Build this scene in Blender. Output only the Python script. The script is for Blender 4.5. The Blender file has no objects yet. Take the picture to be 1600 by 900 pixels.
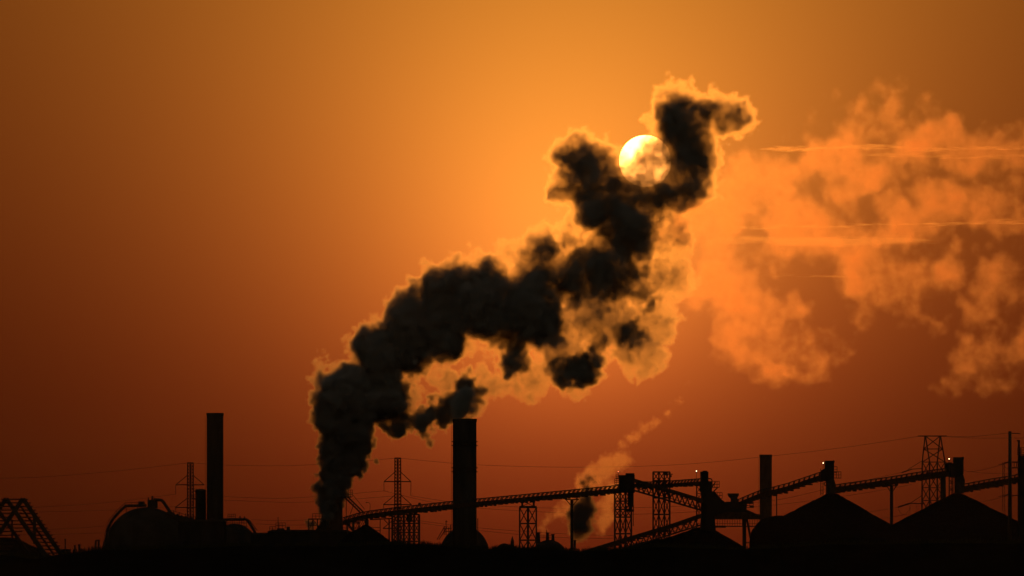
import bpy, bmesh, math, random
from mathutils import Vector, Matrix
random.seed(7)
S = bpy.context.scene
C = S.collection
R = math.radians

# ---------------------------------------------------------------- camera
F = 8624.0                    # focal length in photo pixels (10.6 degree telephoto view)
HZ = 875.0                    # photo row of the horizon
EYE = 3.0                     # camera height above the ground
cam = bpy.data.objects.new('camera', bpy.data.cameras.new('camera'))
C.objects.link(cam)
cam.data.sensor_width = 36.0
cam.data.lens = 36.0 * F / 1600.0
cam.data.shift_y = (HZ - 450.0) / 1600.0
cam.data.clip_start = 1.0
cam.data.clip_end = 400000.0
cam.location = (0, 0, EYE)
cam.rotation_euler = (R(90), 0, 0)
S.camera = cam
S.render.resolution_x, S.render.resolution_y = 1024, 576

# ---------------------------------------------------------------- sky, sun, exposure
SUN_AZ = math.atan((1008 - 800) / F)
SUN_EL = math.atan((HZ - 252) / F)
SUN_DIR = Vector((math.sin(SUN_AZ) * math.cos(SUN_EL), math.cos(SUN_AZ) * math.cos(SUN_EL), math.sin(SUN_EL)))
LAMP_EL = SUN_EL + R(0.5)
LAMP_DIR = Vector((math.sin(SUN_AZ) * math.cos(LAMP_EL), math.cos(SUN_AZ) * math.cos(LAMP_EL), math.sin(LAMP_EL)))
AMBIENT = 0.066

def build_world():
    w = bpy.data.worlds.new('World'); S.world = w; w.use_nodes = True
    nt = w.node_tree; N = nt.nodes; L = nt.links; N.clear()
    def node(t, **kw):
        n = N.new(t)
        for k, v in kw.items(): setattr(n, k, v)
        return n
    def m(op, a, b=None, c=None, clamp=False):
        n = node('ShaderNodeMath', operation=op, use_clamp=clamp)
        for i, v in enumerate((a, b, c)):
            if v is None: continue
            if isinstance(v, (int, float)): n.inputs[i].default_value = v
            else: L.new(v, n.inputs[i])
        return n.outputs[0]
    tc = node('ShaderNodeTexCoord')
    gaz, gel = math.atan((890 - 800) / F), math.atan((HZ - 430) / F)
    gd = (math.sin(gaz) * math.cos(gel), math.cos(gaz) * math.cos(gel), math.sin(gel))
    dot = node('ShaderNodeVectorMath', operation='DOT_PRODUCT'); L.new(tc.outputs['Generated'], dot.inputs[0]); dot.inputs[1].default_value = gd
    th = m('MULTIPLY', m('ARCCOSINE', m('MINIMUM', dot.outputs['Value'], 1.0)), 57.29578)
    th1 = m('SQRT', m('ADD', m('MULTIPLY', th, th), 1.0))
    sep = node('ShaderNodeSeparateXYZ'); L.new(tc.outputs['Generated'], sep.inputs[0])
    el = m('MULTIPLY', m('MAXIMUM', sep.outputs['Z'], 0.0), 57.29578)
    g = m('EXPONENT', m('MULTIPLY', th1, -1 / 6.0))
    h = m('EXPONENT', m('MULTIPLY', el, -1 / 5.0))
    co = ((-2.350, 4.724, -2.763), (-3.47, 5.578, -4.45), (-5.827, 5.271, -3.403))
    comb = node('ShaderNodeCombineXYZ')
    for i, (a, b, c) in enumerate(co):
        v = m('EXPONENT', m('ADD', m('ADD', m('MULTIPLY', g, b), m('MULTIPLY', h, c)), a))
        L.new(v, comb.inputs[i])
    # soft large-scale unevenness of the dusty air
    sky = node('ShaderNodeTexSky', sky_type='NISHITA')
    sky.sun_disc = False
    sky.sun_elevation = LAMP_EL
    sky.sun_rotation = SUN_AZ
    sky.air_density = 2.0; sky.dust_density = 4.0; sky.ozone_density = 1.5
    amb = node('ShaderNodeVectorMath', operation='SCALE'); L.new(sky.outputs[0], amb.inputs[0]); amb.inputs['Scale'].default_value = AMBIENT
    tint = node('ShaderNodeVectorMath', operation='MULTIPLY'); L.new(amb.outputs[0], tint.inputs[0]); tint.inputs[1].default_value = (1.0, .84, .76)
    f = node('ShaderNodeMapRange', interpolation_type='SMOOTHSTEP'); L.new(th, f.inputs['Value'])
    f.inputs['From Min'].default_value = 8.0; f.inputs['From Max'].default_value = 40.0
    mix = node('ShaderNodeMix', data_type='VECTOR')
    L.new(f.outputs[0], mix.inputs['Factor']); L.new(comb.outputs[0], mix.inputs['A']); L.new(tint.outputs[0], mix.inputs['B'])
    bg = node('ShaderNodeBackground'); L.new(mix.outputs['Result'], bg.inputs['Color']); bg.inputs['Strength'].default_value = 1.0
    out = node('ShaderNodeOutputWorld'); L.new(bg.outputs[0], out.inputs['Surface'])
build_world()

lamp = bpy.data.lights.new('sun_light', 'SUN')
lamp.energy = 0.36
lamp.color = (1.0, 0.31, 0.033)
lamp.angle = R(0.53)
lo = bpy.data.objects.new('sun_light', lamp); C.objects.link(lo)
lo.rotation_euler = (-LAMP_DIR).to_track_quat('-Z', 'Y').to_euler()

vs = S.view_settings
vs.view_transform = 'Standard'; vs.look = 'None'; vs.exposure = 0.0; vs.gamma = 1.0; vs.use_curve_mapping = False
cy = S.cycles
cy.volume_bounces = 0
cy.transparent_max_bounces = 256; cy.max_bounces = 4; cy.diffuse_bounces = 1; cy.glossy_bounces = 1
cy.volume_step_rate = 1.8; cy.volume_max_steps = 512
cy.use_denoising = True; cy.sample_clamp_indirect = 1.0

def tag(o, label, cat, group=None, kind=None):
    if label: o['label'] = label
    if cat: o['category'] = cat
    if group: o['group'] = group
    if kind: o['kind'] = kind
    return o
# ---------------------------------------------------------------- materials
def surf(name, c0, c1, scale, rough=0.95, stretch=(1, 1, 1), bump=0.0):
    mt = bpy.data.materials.new(name); mt.use_nodes = True
    nt = mt.node_tree; N = nt.nodes; L = nt.links
    b = N['Principled BSDF']
    b.inputs['Roughness'].default_value = rough; b.inputs['Specular IOR Level'].default_value = 0.0
    tc = N.new('ShaderNodeTexCoord'); mp = N.new('ShaderNodeMapping'); mp.inputs['Scale'].default_value = stretch
    L.new(tc.outputs['Object'], mp.inputs[0])
    n = N.new('ShaderNodeTexNoise'); n.inputs['Scale'].default_value = scale; n.inputs['Detail'].default_value = 6; n.inputs['Roughness'].default_value = 0.65
    L.new(mp.outputs[0], n.inputs['Vector'])
    r = N.new('ShaderNodeValToRGB'); r.color_ramp.elements[0].position = 0.35; r.color_ramp.elements[1].position = 0.68
    r.color_ramp.elements[0].color = (*c0, 1); r.color_ramp.elements[1].color = (*c1, 1)
    L.new(n.outputs['Fac'], r.inputs[0]); L.new(r.outputs[0], b.inputs['Base Color'])
    if bump:
        bp = N.new('ShaderNodeBump'); bp.inputs['Strength'].default_value = bump; bp.inputs['Distance'].default_value = 0.3
        L.new(n.outputs['Fac'], bp.inputs['Height']); L.new(bp.outputs[0], b.inputs['Normal'])
    return mt
STEEL = surf('dark_steel', (.035, .032, .03), (.07, .055, .045), 0.9)
RUST = surf('rusty_steel', (.05, .03, .022), (.1, .055, .035), 1.4)
CONC = surf('sooty_concrete', (.035, .032, .028), (.065, .058, .05), 0.35, stretch=(1, 1, .12))
BRICK = surf('sooty_brick', (.07, .04, .028), (.12, .07, .045), 0.5, stretch=(1, 1, .3))
TANK = surf('grimy_tank_paint', (.03, .028, .024), (.05, .047, .04), 0.25)
CLAD = surf('grey_cladding', (.02, .02, .02), (.036, .034, .032), 0.4, stretch=(1, 1, .2))
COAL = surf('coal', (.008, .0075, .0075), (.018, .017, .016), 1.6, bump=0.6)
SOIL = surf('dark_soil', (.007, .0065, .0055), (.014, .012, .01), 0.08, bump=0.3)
SCRUB = surf('dry_scrub', (.025, .024, .014), (.05, .045, .026), 2.0)
WOOD = surf('weathered_wood', (.05, .04, .03), (.09, .075, .06), 1.5, stretch=(1, 1, .1))
WIRE = surf('wire', (.04, .04, .04), (.06, .06, .06), 1.0)
LEAF = surf('dark_leaf', (.03, .035, .018), (.06, .07, .03), 3.0)
GLASSY = surf('insulator', (.1, .07, .05), (.16, .1, .08), 4.0)
def emit(name, col, s):
    mt = bpy.data.materials.new(name); mt.use_nodes = True
    nt = mt.node_tree; nt.nodes.clear()
    e = nt.nodes.new('ShaderNodeEmission'); e.inputs['Color'].default_value = (*col, 1); e.inputs['Strength'].default_value = s
    o = nt.nodes.new('ShaderNodeOutputMaterial'); nt.links.new(e.outputs[0], o.inputs[0])
    mt.cycles.emission_sampling = 'NONE'
    return mt
BULB = emit('lit_bulb', (1.0, .66, .38), 6.0)
REDBULB = emit('dim_red_bulb', (1.0, .25, .1), 2.2)

# ---------------------------------------------------------------- mesh helpers
def P(x, y, D): return Vector(((x - 800) / F * D, D, EYE + (HZ - y) / F * D))
def K(D): return D / F
class MB:
    def __init__(s): s.v = []; s.f = []
    def _add(s, vs, fs):
        n = len(s.v); s.v += [tuple(v) for v in vs]; s.f += [tuple(i + n for i in f) for f in fs]
    def box(s, c, d, rz=0.0):
        hx, hy, hz = d[0] / 2, d[1] / 2, d[2] / 2
        M = Matrix.Rotation(rz, 3, 'Z')
        s._add([M @ Vector((sx * hx, sy * hy, sz * hz)) + Vector(c) for sz in (-1, 1) for sx, sy in ((-1, -1), (1, -1), (1, 1), (-1, 1))],
               [(3, 2, 1, 0), (4, 5, 6, 7), (0, 1, 5, 4), (1, 2, 6, 5), (2, 3, 7, 6), (3, 0, 4, 7)])
        return s
    def bar(s, a, b, w, h=None):
        a, b = Vector(a), Vector(b); d = (b - a)
        if d.length < 1e-6: return s
        d.normalize(); h = h or w
        up = Vector((0, 1, 0)) if abs(d.y) < 0.9 else Vector((0, 0, 1))
        x = d.cross(up).normalized(); y = x.cross(d).normalized()
        o = [x * sx * w / 2 + y * sy * h / 2 for sx, sy in ((-1, -1), (1, -1), (1, 1), (-1, 1))]
        s._add([a + q for q in o] + [b + q for q in o], [(3, 2, 1, 0), (4, 5, 6, 7), (0, 1, 5, 4), (1, 2, 6, 5), (2, 3, 7, 6), (3, 0, 4, 7)])
        return s
    def tube(s, pts, r, n=6):
        pts = [Vector(p) for p in pts]; rings = []
        for i, p in enumerate(pts):
            d = (pts[min(i + 1, len(pts) - 1)] - pts[max(i - 1, 0)]).normalized()
            up = Vector((0, 1, 0)) if abs(d.y) < 0.9 else Vector((0, 0, 1))
            x = d.cross(up).normalized(); y = x.cross(d).normalized()
            rr = r[i] if isinstance(r, (list, tuple)) else r
            rings.append([p + (x * math.cos(2 * math.pi * j / n) + y * math.sin(2 * math.pi * j / n)) * rr for j in range(n)])
        vs = [q for rg in rings for q in rg]; fs = []
        for i in range(len(pts) - 1):
            for j in range(n):
                a, b = i * n + j, i * n + (j + 1) % n
                fs.append((a, b, b + n, a + n))
        fs.append(tuple(range(n))[::-1]); fs.append(tuple(range((len(pts) - 1) * n, len(pts) * n)))
        s._add(vs, fs); return s
    def lathe(s, c, prof, n=40):
        """prof: (radius, z) from bottom to top round the vertical axis through c"""
        c = Vector(c); vs = []; fs = []
        for r, z in prof:
            for j in range(n):
                a = 2 * math.pi * j / n; vs.append(c + Vector((r * math.cos(a), r * math.sin(a), z)))
        for i in range(len(prof) - 1):
            for j in range(n):
                a, b = i * n + j, i * n + (j + 1) % n
                fs.append((a, b, b + n, a + n))
        fs.append(tuple(range(n))[::-1]); fs.append(tuple(range((len(prof) - 1) * n, len(prof) * n)))
        s._add(vs, fs); return s
    def prism(s, pts, y0, y1):
        """pts: (x, z) outline seen from the camera, given thickness from y0 to y1"""
        n = len(pts)
        s._add([(x, y0, z) for x, z in pts] + [(x, y1, z) for x, z in pts],
               [tuple(range(n)), tuple(range(n, 2 * n))[::-1]] + [(i, i + n, (i + 1) % n + n, (i + 1) % n) for i in range(n)])
        return s
    def build(s, name, mat, parent=None, smooth=False):
        me = bpy.data.meshes.new(name)
        off = parent_loc(parent) if parent is not None else Vector((0, 0, 0))
        if parent is None:
            xs = [v[0] for v in s.v]; ys = [v[1] for v in s.v]; zs = [v[2] for v in s.v]
            off = Vector(((min(xs) + max(xs)) / 2, (min(ys) + max(ys)) / 2, min(zs)))
        me.from_pydata([(v[0] - off.x, v[1] - off.y, v[2] - off.z) for v in s.v], [], s.f)
        me.materials.append(mat)
        if smooth: me.polygons.foreach_set('use_smooth', [True] * len(me.polygons))
        o = bpy.data.objects.new(name, me); C.objects.link(o)
        if parent is not None: o.parent = parent
        else: o.location = off
        WL[o.name] = off
        return o
WL = {}
def parent_loc(p): return WL[p.name]
def thing(name, label, cat, loc, group=None):
    o = bpy.data.objects.new(name, None); C.objects.link(o); o.location = loc; o.empty_display_size = 2
    WL[o.name] = Vector(loc)
    return tag(o, label, cat, group)
_unit = {}
def beam(parent, name, a, b, w, mat=None, h=None):
    """one straight member as a part of its own; alike members share one mesh"""
    mat = mat or STEEL
    if mat.name not in _unit:
        m = MB().box((0, 0, 0), (1, 1, 1)); me = bpy.data.meshes.new('beam_' + mat.name); me.from_pydata(m.v, [], m.f); me.materials.append(mat); _unit[mat.name] = me
    a, b = Vector(a), Vector(b); d = b - a; L = d.length; d.normalize()
    o = bpy.data.objects.new(name, _unit[mat.name]); C.objects.link(o); o.parent = parent
    o.location = (a + b) / 2 - parent_loc(parent)
    o.rotation_mode = 'QUATERNION'; o.rotation_quaternion = d.to_track_quat('Z', 'Y')
    o.scale = (w, h or w, L)
    WL[o.name] = parent_loc(parent)
    return o

# ---------------------------------------------------------------- the setting
def fbm(x, y, s=0.0):
    return (math.sin(x * .37 + s) * .5 + math.sin(x * .93 + y * .41 + s * 2) * .27 + math.sin(x * 2.1 - y * .8 + s * 3) * .14 + math.sin(x * 4.7 + y * 2.3 + s) * .09)
def build_ground():
    m = MB()
    xs = [-6000, -3000, -1000] + list(range(-600, 601, 60)) + [1000, 3000, 6000]
    ys = [-1500, -600, -200, 0, 300, 700] + list(range(1000, 2401, 70)) + [3000, 4500, 8000]
    for yy in ys:
        for xx in xs: m.v.append((xx, yy, 0.18 * fbm(xx * .02, yy * .02) if abs(xx) <= 600 and 1000 <= yy <= 2400 else 0.0))
    w = len(xs)
    for j in range(len(ys) - 1):
        for i in range(w - 1): m.f.append((j * w + i, j * w + i + 1, (j + 1) * w + i + 1, (j + 1) * w + i))
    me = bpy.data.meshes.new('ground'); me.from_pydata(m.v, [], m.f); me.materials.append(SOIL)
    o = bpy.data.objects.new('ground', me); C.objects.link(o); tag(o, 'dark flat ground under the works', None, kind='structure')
build_ground()
BANK = [(-400, 862), (0, 866), (60, 872), (100, 866), (150, 859), (260, 857), (400, 852), (520, 853), (615, 850), (680, 851), (720, 855), (765, 859), (800, 856), (850, 858), (900, 861), (960, 859), (1030, 854), (1090, 856), (1160, 858), (1180, 857), (1300, 850), (1500, 848), (2000, 852)]
def bank_y(x):
    for (a, ya), (b, yb) in zip(BANK, BANK[1:]):
        if a <= x <= b:
            t = (x - a) / (b - a); t = t * t * (3 - 2 * t); return ya + (yb - ya) * t
    return 860
def build_bank():
    D = 1000.0; m = MB(); rows = [(-26, 0.0), (-18, .35), (-10, .75), (-4, .97), (2, 1.0), (9, .8), (18, .35), (28, 0.0)]
    xs = [-400 + i * 6 for i in range(401)]
    for x in xs:
        zt = P(x, bank_y(x), D).z
        for dy, f in rows:
            j = .14 * fbm(x * .21, dy * .7, 1.3) + random.uniform(-.07, .07)
            m.v.append(((x - 800) / F * D, D + dy, (zt * f + j * f) if f > 0 else -0.3))
    w = len(rows)
    for i in range(len(xs) - 1):
        for j in range(w - 1): m.f.append((i * w + j, (i + 1) * w + j, (i + 1) * w + j + 1, i * w + j + 1))
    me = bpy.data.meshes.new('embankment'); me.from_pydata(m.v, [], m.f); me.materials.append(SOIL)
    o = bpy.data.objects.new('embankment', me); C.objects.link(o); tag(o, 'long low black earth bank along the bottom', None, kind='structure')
build_bank()

# ---------------------------------------------------------------- coal piles
def prof_at(pr, t):
    d = [0]
    for a, b in zip(pr, pr[1:]): d.append(d[-1] + math.hypot(b[0] - a[0], b[1] - a[1]))
    u = t * d[-1]
    for i in range(len(pr) - 1):
        if u <= d[i + 1] + 1e-9:
            q = (u - d[i]) / max(1e-9, d[i + 1] - d[i]); return pr[i][0] + (pr[i + 1][0] - pr[i][0]) * q, pr[i][1] + (pr[i + 1][1] - pr[i][1]) * q
    return pr[-1]
def pile(label, cx, D, left, right, group='coal piles', deep=0.8, seed=0):
    k = K(D); m = MB(); nr, na = 44, 96; c = P(cx, HZ, D)
    for i in range(nr + 1):
        t = i / nr; (lx, ly), (rx, ry) = prof_at(left, t), prof_at(right, t)
        for j in range(na):
            a = 2 * math.pi * j / na; w = (1 - math.cos(a)) / 2
            r = ((-lx) * w + rx * (1 - w)) * k; z = EYE + (HZ - (ly * w + ry * (1 - w))) * k
            nz = (.13 * fbm(r * 2.2, a * 9, seed) + random.uniform(-.09, .09)) * (1 if 0 < i < nr else 0)
            m.v.append((c.x + r * math.cos(a), D + r * math.sin(a) * deep, max(z + nz, -.4)))
    for i in range(nr):
        for j in range(na):
            a, b = i * na + j, i * na + (j + 1) % na; m.f.append((a, a + na, b + na, b))
    m.f.append(tuple(range(na)))
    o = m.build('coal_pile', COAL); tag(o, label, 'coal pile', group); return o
pile('cone-shaped black coal pile under the transfer tower with a wide low left side', 1100, 1500, [(0, 824), (-15, 825), (-52, 839), (-110, 850), (-150, 868), (-175, 893)], [(0, 824), (14, 826), (66, 857), (84, 872), (100, 893)], seed=1)
pile('tall coal pile with a shelf on its left, right of the brown far chimney', 1300, 1490, [(0, 771), (-9, 772), (-76, 806), (-96, 807), (-112, 812), (-126, 830), (-129, 845), (-130, 893)], [(0, 771), (9, 772), (92, 820), (130, 843), (185, 893)], seed=2)
pile('tall coal pile under the last head tower, beside the wooden pole', 1496, 1480, [(0, 770), (-9, 772), (-98, 818), (-140, 842), (-200, 893)], [(0, 770), (9, 772), (95, 815), (130, 833), (210, 893)], seed=3)
pile('small pointed pile to the right of the smoking stack', 572, 1500, [(0, 819), (-5, 821), (-30, 836), (-60, 862), (-80, 893)], [(0, 819), (7, 823), (42, 849), (60, 864), (95, 893)], seed=4)
pile('low black heap inside the open frame of beams', 6, 1380, [(0, 840), (-18, 841), (-70, 862), (-130, 895)], [(0, 840), (18, 841), (56, 858), (78, 871), (112, 895)], seed=5)

# ---------------------------------------------------------------- chimneys
def chimney(label, x0, x1, yt, D, mat, taper=0.0, rings=(), rim=1.04, ladder=True, group='tall chimneys'):
    k = K(D); cx = (x0 + x1) / 2; r = (x1 - x0) / 2 * k; base = P(cx, HZ, D); base.z = 0; H = P(cx, yt, D).z
    t = thing('chimney', label, 'chimney', base, group)
    MB().lathe(base, [(r * (1 + taper), -.2), (r * (1 + taper * .3), H * .5), (r, H - 3 * k), (r, H - .01)]).build('shaft', mat, t, True)
    MB().lathe(base, [(r * 1.002, H - 4.2 * k), (r * rim, H - 4 * k), (r * rim, H + .6 * k), (r * .78, H + .6 * k), (r * .74, H - 2 * k)]).build('rim', mat, t)
    for y in rings:
        z = P(cx, y, D).z
        MB().lathe(base, [(r * 1.0, z - .15), (r * 1.12, z - .12), (r * 1.12, z + .1), (r * 1.0, z + .12)], 32).build('ring_platform', STEEL, t)
    if ladder:
        m = MB(); a = math.radians(200)
        px_, py_ = base.x + (r * 1.03 + .25) * math.cos(a), base.y + (r * 1.03 + .25) * math.sin(a)
        for s in (-.25, .25): m.bar((px_ + s, py_, 1), (px_ + s, py_, H - 1), .07)
        for i in range(int((H - 2) / .9)): m.bar((px_ - .25, py_, 1.5 + i * .9), (px_ + .25, py_, 1.5 + i * .9), .05)
        m.build('ladder', STEEL, t)
    return t
chimney('tall plain chimney standing alone on the left, beside a lattice mast', 323, 349, 646, 1680, CONC)
chimney('thick chimney in the middle of the works with dark smoke at its top', 707.5, 744.5, 655, 1570, CONC, taper=.03, rings=(690, 696, 731, 737))
chimney('hazy brown chimney between the two larger coal piles', 1187, 1206, 711, 1950, BRICK)
# the smoking stack
def smoking_stack():
    D = 1600; k = K(D); base = P(521, HZ, D); base.z = 0; H = P(521, 778, D).z
    t = thing('smoking_stack', 'short wide stack with dense black smoke pouring out, left of the pointed pile', 'smoke stack', base)
    MB().lathe(base, [(18 * k, -.2), (16.5 * k, H * .35), (14.2 * k, H * .75), (13.6 * k, H)]).build('shaft', BRICK, t, True)
    MB().lathe(base, [(13.6 * k, H), (14.2 * k, H + .05), (14.2 * k, H + 1.2 * k), (12 * k, H + 1.2 * k), (11 * k, H - .8)]).build('rim', STEEL, t)
smoking_stack()
def flue():
    D = 1560; k = K(D); b = P(898, HZ, D); b.z = 0; H = P(898, 845, D).z
    t = thing('flue_pipe', 'short thin flue venting a small dark puff, beside the tee-headed post', 'flue', b)
    MB().lathe(b, [(1.9 * k, -.2), (1.9 * k, H)], 20).build('pipe', STEEL, t, True)
    MB().lathe(b, [(1.9 * k, H), (2.6 * k, H + .02), (2.6 * k, H + 1 * k), (1.7 * k, H + 1 * k), (1.6 * k, H - .4)], 20).build('rim', STEEL, t)
flue()

# ---------------------------------------------------------------- conveyors
def conveyor(label, path, D, thick=12.0, rail=5.0, post=7.0, width=3.0, slant=3.0, under=None, D1=None, rails=True):
    """path: photo points along the top of its handrail, from left to right; D1 is the distance at the far end"""
    D1 = D1 or D; x0, x1 = path[0][0], path[-1][0]
    def dep(x): return D + (D1 - D) * (x - x0) / (x1 - x0)
    def top(x):
        for (a, ya), (b, yb) in zip(path, path[1:]):
            if x <= b or (b, yb) == path[-1]: return ya + (yb - ya) * (x - a) / (b - a)
    base = P((x0 + x1) / 2, HZ, dep((x0 + x1) / 2)); base.z = P(x0, top(x0), D).z
    t = thing('conveyor', label, 'conveyor', base, 'inclined conveyors of the works')
    pts = [x0]
    n = max(2, int((x1 - x0) / 20))
    xs = [x0 + (x1 - x0) * i / n for i in range(n + 1)]
    hw = width / 2
    g = MB()
    for a, b in zip(xs, xs[1:]):
        pa, pb, qa, qb = P(a, top(a) + rail, dep(a)), P(b, top(b) + rail, dep(b)), P(a, top(a) + thick - 1.5, dep(a)), P(b, top(b) + thick - 1.5, dep(b))
        g._add([pa + Vector((0, -hw, 0)), pb + Vector((0, -hw, 0)), pb + Vector((0, hw, 0)), pa + Vector((0, hw, 0)), qa + Vector((0, -hw, 0)), qb + Vector((0, -hw, 0)), qb + Vector((0, hw, 0)), qa + Vector((0, hw, 0))],
               [(0, 1, 2, 3), (7, 6, 5, 4), (4, 5, 1, 0), (5, 6, 2, 1), (6, 7, 3, 2), (7, 4, 0, 3)])
    g.build('gallery', RUST, t)
    # return idlers and drip plates hanging under the gallery
    u = MB(); x = x0 + 3
    rnd = random.Random(int(x0 * 7 + D))
    while x < x1 - 3:
        w = rnd.uniform(4, 9); h = rnd.uniform(.8, 2.4); d = dep(x); k = K(d)
        c = P(x + w / 2, top(x + w / 2) + thick - 1.6 + h / 2, d)
        u.box(c, (w * k, width * .8, h * k)); x += w + rnd.uniform(.5, 4)
    u.build('idler_plates', STEEL, t)['kind'] = 'stuff'
    if rails:
        for s in (-1, 1):
            r = MB(); dv = Vector((0, s * hw, 0))
            for a, b in zip(xs, xs[1:]):
                r.bar(P(a, top(a), dep(a)) + dv, P(b, top(b), dep(b)) + dv, .26)
                r.bar(P(a, top(a) + rail * .55, dep(a)) + dv, P(b, top(b) + rail * .55, dep(b)) + dv, .09)
            x = x0 + 1 + (2 if s > 0 else 0)
            while x < x1 - slant:
                r.bar(P(x, top(x) + rail + .5, dep(x)) + dv, P(x + slant, top(x + slant), dep(x)) + dv, .24); x += post
            r.build('handrail', STEEL, t)
    if under:
        # open truss under the belt: lower chord and web members
        off, wb = under
        m = MB()
        for s in (-1, 1):
            dv = Vector((0, s * hw * .9, 0))
            m.bar(P(x0, top(x0) + off, dep(x0)) + dv, P(x1, top(x1) + off, dep(x1)) + dv, .42)
            m.bar(P(x0, top(x0) + (off + thick) / 2 + 1, dep(x0)) + dv, P(x1, top(x1) + (off + thick) / 2 + 1, dep(x1)) + dv, .12)
            x = x0
            while x < x1 - wb:
                m.bar(P(x, top(x) + off, dep(x)) + dv, P(x + wb * .5, top(x + wb * .5) + thick - 1, dep(x)) + dv, .24)
                m.bar(P(x + wb * .5, top(x + wb * .5) + thick - 1, dep(x)) + dv, P(x + wb, top(x + wb) + off, dep(x)) + dv, .24); x += wb
        m.build('lower_truss', STEEL, t)
    return t
conveyor('long rusty conveyor rising gently from the smoking stack past the thick chimney', [(536, 809), (556, 803), (580, 798), (620, 793), (700, 784), (800, 774.5), (900, 765), (970, 758)], 1500, thick=13, rail=4.2)
conveyor('nearly level conveyor from the braced gantry tower to the transfer tower top', [(992, 752), (1020, 753.5), (1047, 751.5), (1094, 748)], 1512, thick=11, rail=4, post=5)
conveyor('conveyor sloping down to the right below the level one, with an open truss underneath', [(990, 746), (1020, 755), (1047, 762.5), (1098, 778)], 1496, thick=9, rail=1.5, rails=False, under=(20, 8))
conveyor('low conveyor climbing to the right just above the ground toward the transfer tower', [(902, 862), (960, 844), (1047, 818), (1096, 801)], 1488, thick=10, rail=1.2, rails=False, under=(19, 9))
conveyor('short conveyor rising past the hazy brown chimney to the first head tower', [(1150, 782), (1187, 766), (1225, 757), (1290, 735)], 1500, thick=14.5, rail=4.2, post=8, slant=1.5)
conveyor('conveyor linking the two head towers above the coal pile valley', [(1302, 758), (1393, 745), (1440, 737), (1491, 730)], 1490, thick=14, rail=3.4, post=8, slant=1.5)
conveyor('conveyor leaving the last head tower toward the right edge', [(1503, 757), (1545, 749), (1600, 740), (1700, 724)], 1480, thick=14, rail=3.4, post=8, slant=1.5)

# ---------------------------------------------------------------- trestles and towers of the conveyors
def trestle(label, xs, ys, D, depth=5.0, colw=.55, brw=.2, thick=(), group='braced trestles under the conveyors', cols=None, name='trestle_tower', cat='trestle', ybase=None, top=None):
    """columns at xs; X bracing in the bays between the levels ys (photo rows, top to bottom)"""
    base = P(sum(xs) / len(xs), HZ, D); base.z = 0
    t = thing(name, label, cat, base, group)
    for s, dd in ((-1, D - depth / 2), (1, D + depth / 2)):
        for i, x in enumerate(xs):
            a = P(x, ys[0], dd); b = P(x, HZ, dd); b.z = -.1
            if ybase: b = P(x, ybase, dd)
            beam(t, 'column', a, b, colw * (1.5 if i in thick else 1))
        for y in ys:
            beam(t, 'cross_beam', P(xs[0], y, dd), P(xs[-1], y, dd), brw * 1.5)
        for y0, y1 in zip(ys, ys[1:]):
            for xa, xb in zip(xs, xs[1:]):
                if s < 0 or True:
                    beam(t, 'brace', P(xa, y0, dd), P(xb, y1, dd), brw); beam(t, 'brace', P(xb, y0, dd), P(xa, y1, dd), brw)
    for y in ys:
        for x in (xs[0], xs[-1]): beam(t, 'tie', P(x, y, D - depth / 2), P(x, y, D + depth / 2), brw)
    return t
t = trestle('slim cross-braced trestle alone between the thick chimney and the tee-headed post', [812, 825, 838], [793, 818, 844, 868], 1500, depth=3.4, thick=(1,), colw=.4, brw=.26)
MB().box(P(825, 792, 1500), (27 * K(1500), 4.2, 3 * K(1500))).build('cap_beam', STEEL, t)
for x in (816, 834): beam(t, 'pedestal', P(x, 791, 1500), P(x, 783, 1500), .55)
beam(t, 'brace', P(816, 791, 1498.4), P(834, 783, 1498.4), .15); beam(t, 'brace', P(834, 791, 1498.4), P(816, 783, 1498.4), .15)
t = trestle('cross-braced trestle carrying the boxy transfer house at the end of the long conveyor', [960.5, 969, 977.5, 986.5], [769, 783, 796, 808, 834, 858], 1500, depth=4, colw=.46, brw=.26)
t = trestle('open braced gantry tower whose frame stands above the level conveyor', [1020.5, 1029.5, 1038, 1046.5], [737.5, 751, 778, 804, 830, 856], 1506, depth=4, colw=.42, brw=.25)
MB().box(P(1040, 740, 1506), (6.5 * K(1506), 3, 5 * K(1506))).build('winch_box', STEEL, t)
MB().box(P(1049, 741, 1505), (4 * K(1506), 1, 1.4 * K(1506))).box(P(1048.5, 744, 1505), (2 * K(1506), .6, 3 * K(1506))).build('bracket', STEEL, t)
t = trestle('wide row of braced columns under the long conveyor beside the pylon', [613, 622.5, 631, 639.5, 647, 655], [804, 818, 832, 846, 862], 1500, depth=3.6, colw=.55, brw=.24)
MB().box(P(639.5, 809.5, 1497.6), (8.5 * K(1500), 1.0, 12 * K(1500))).build('hopper_box', STEEL, t)
beam(t, 'cross_beam', P(578, 812, 1500), P(613, 810, 1500), .3); beam(t, 'column', P(608, 811, 1500), P(608, 864, 1500), .36); beam(t, 'brace', P(600, 812, 1500), P(608, 820, 1500), .2)

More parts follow.
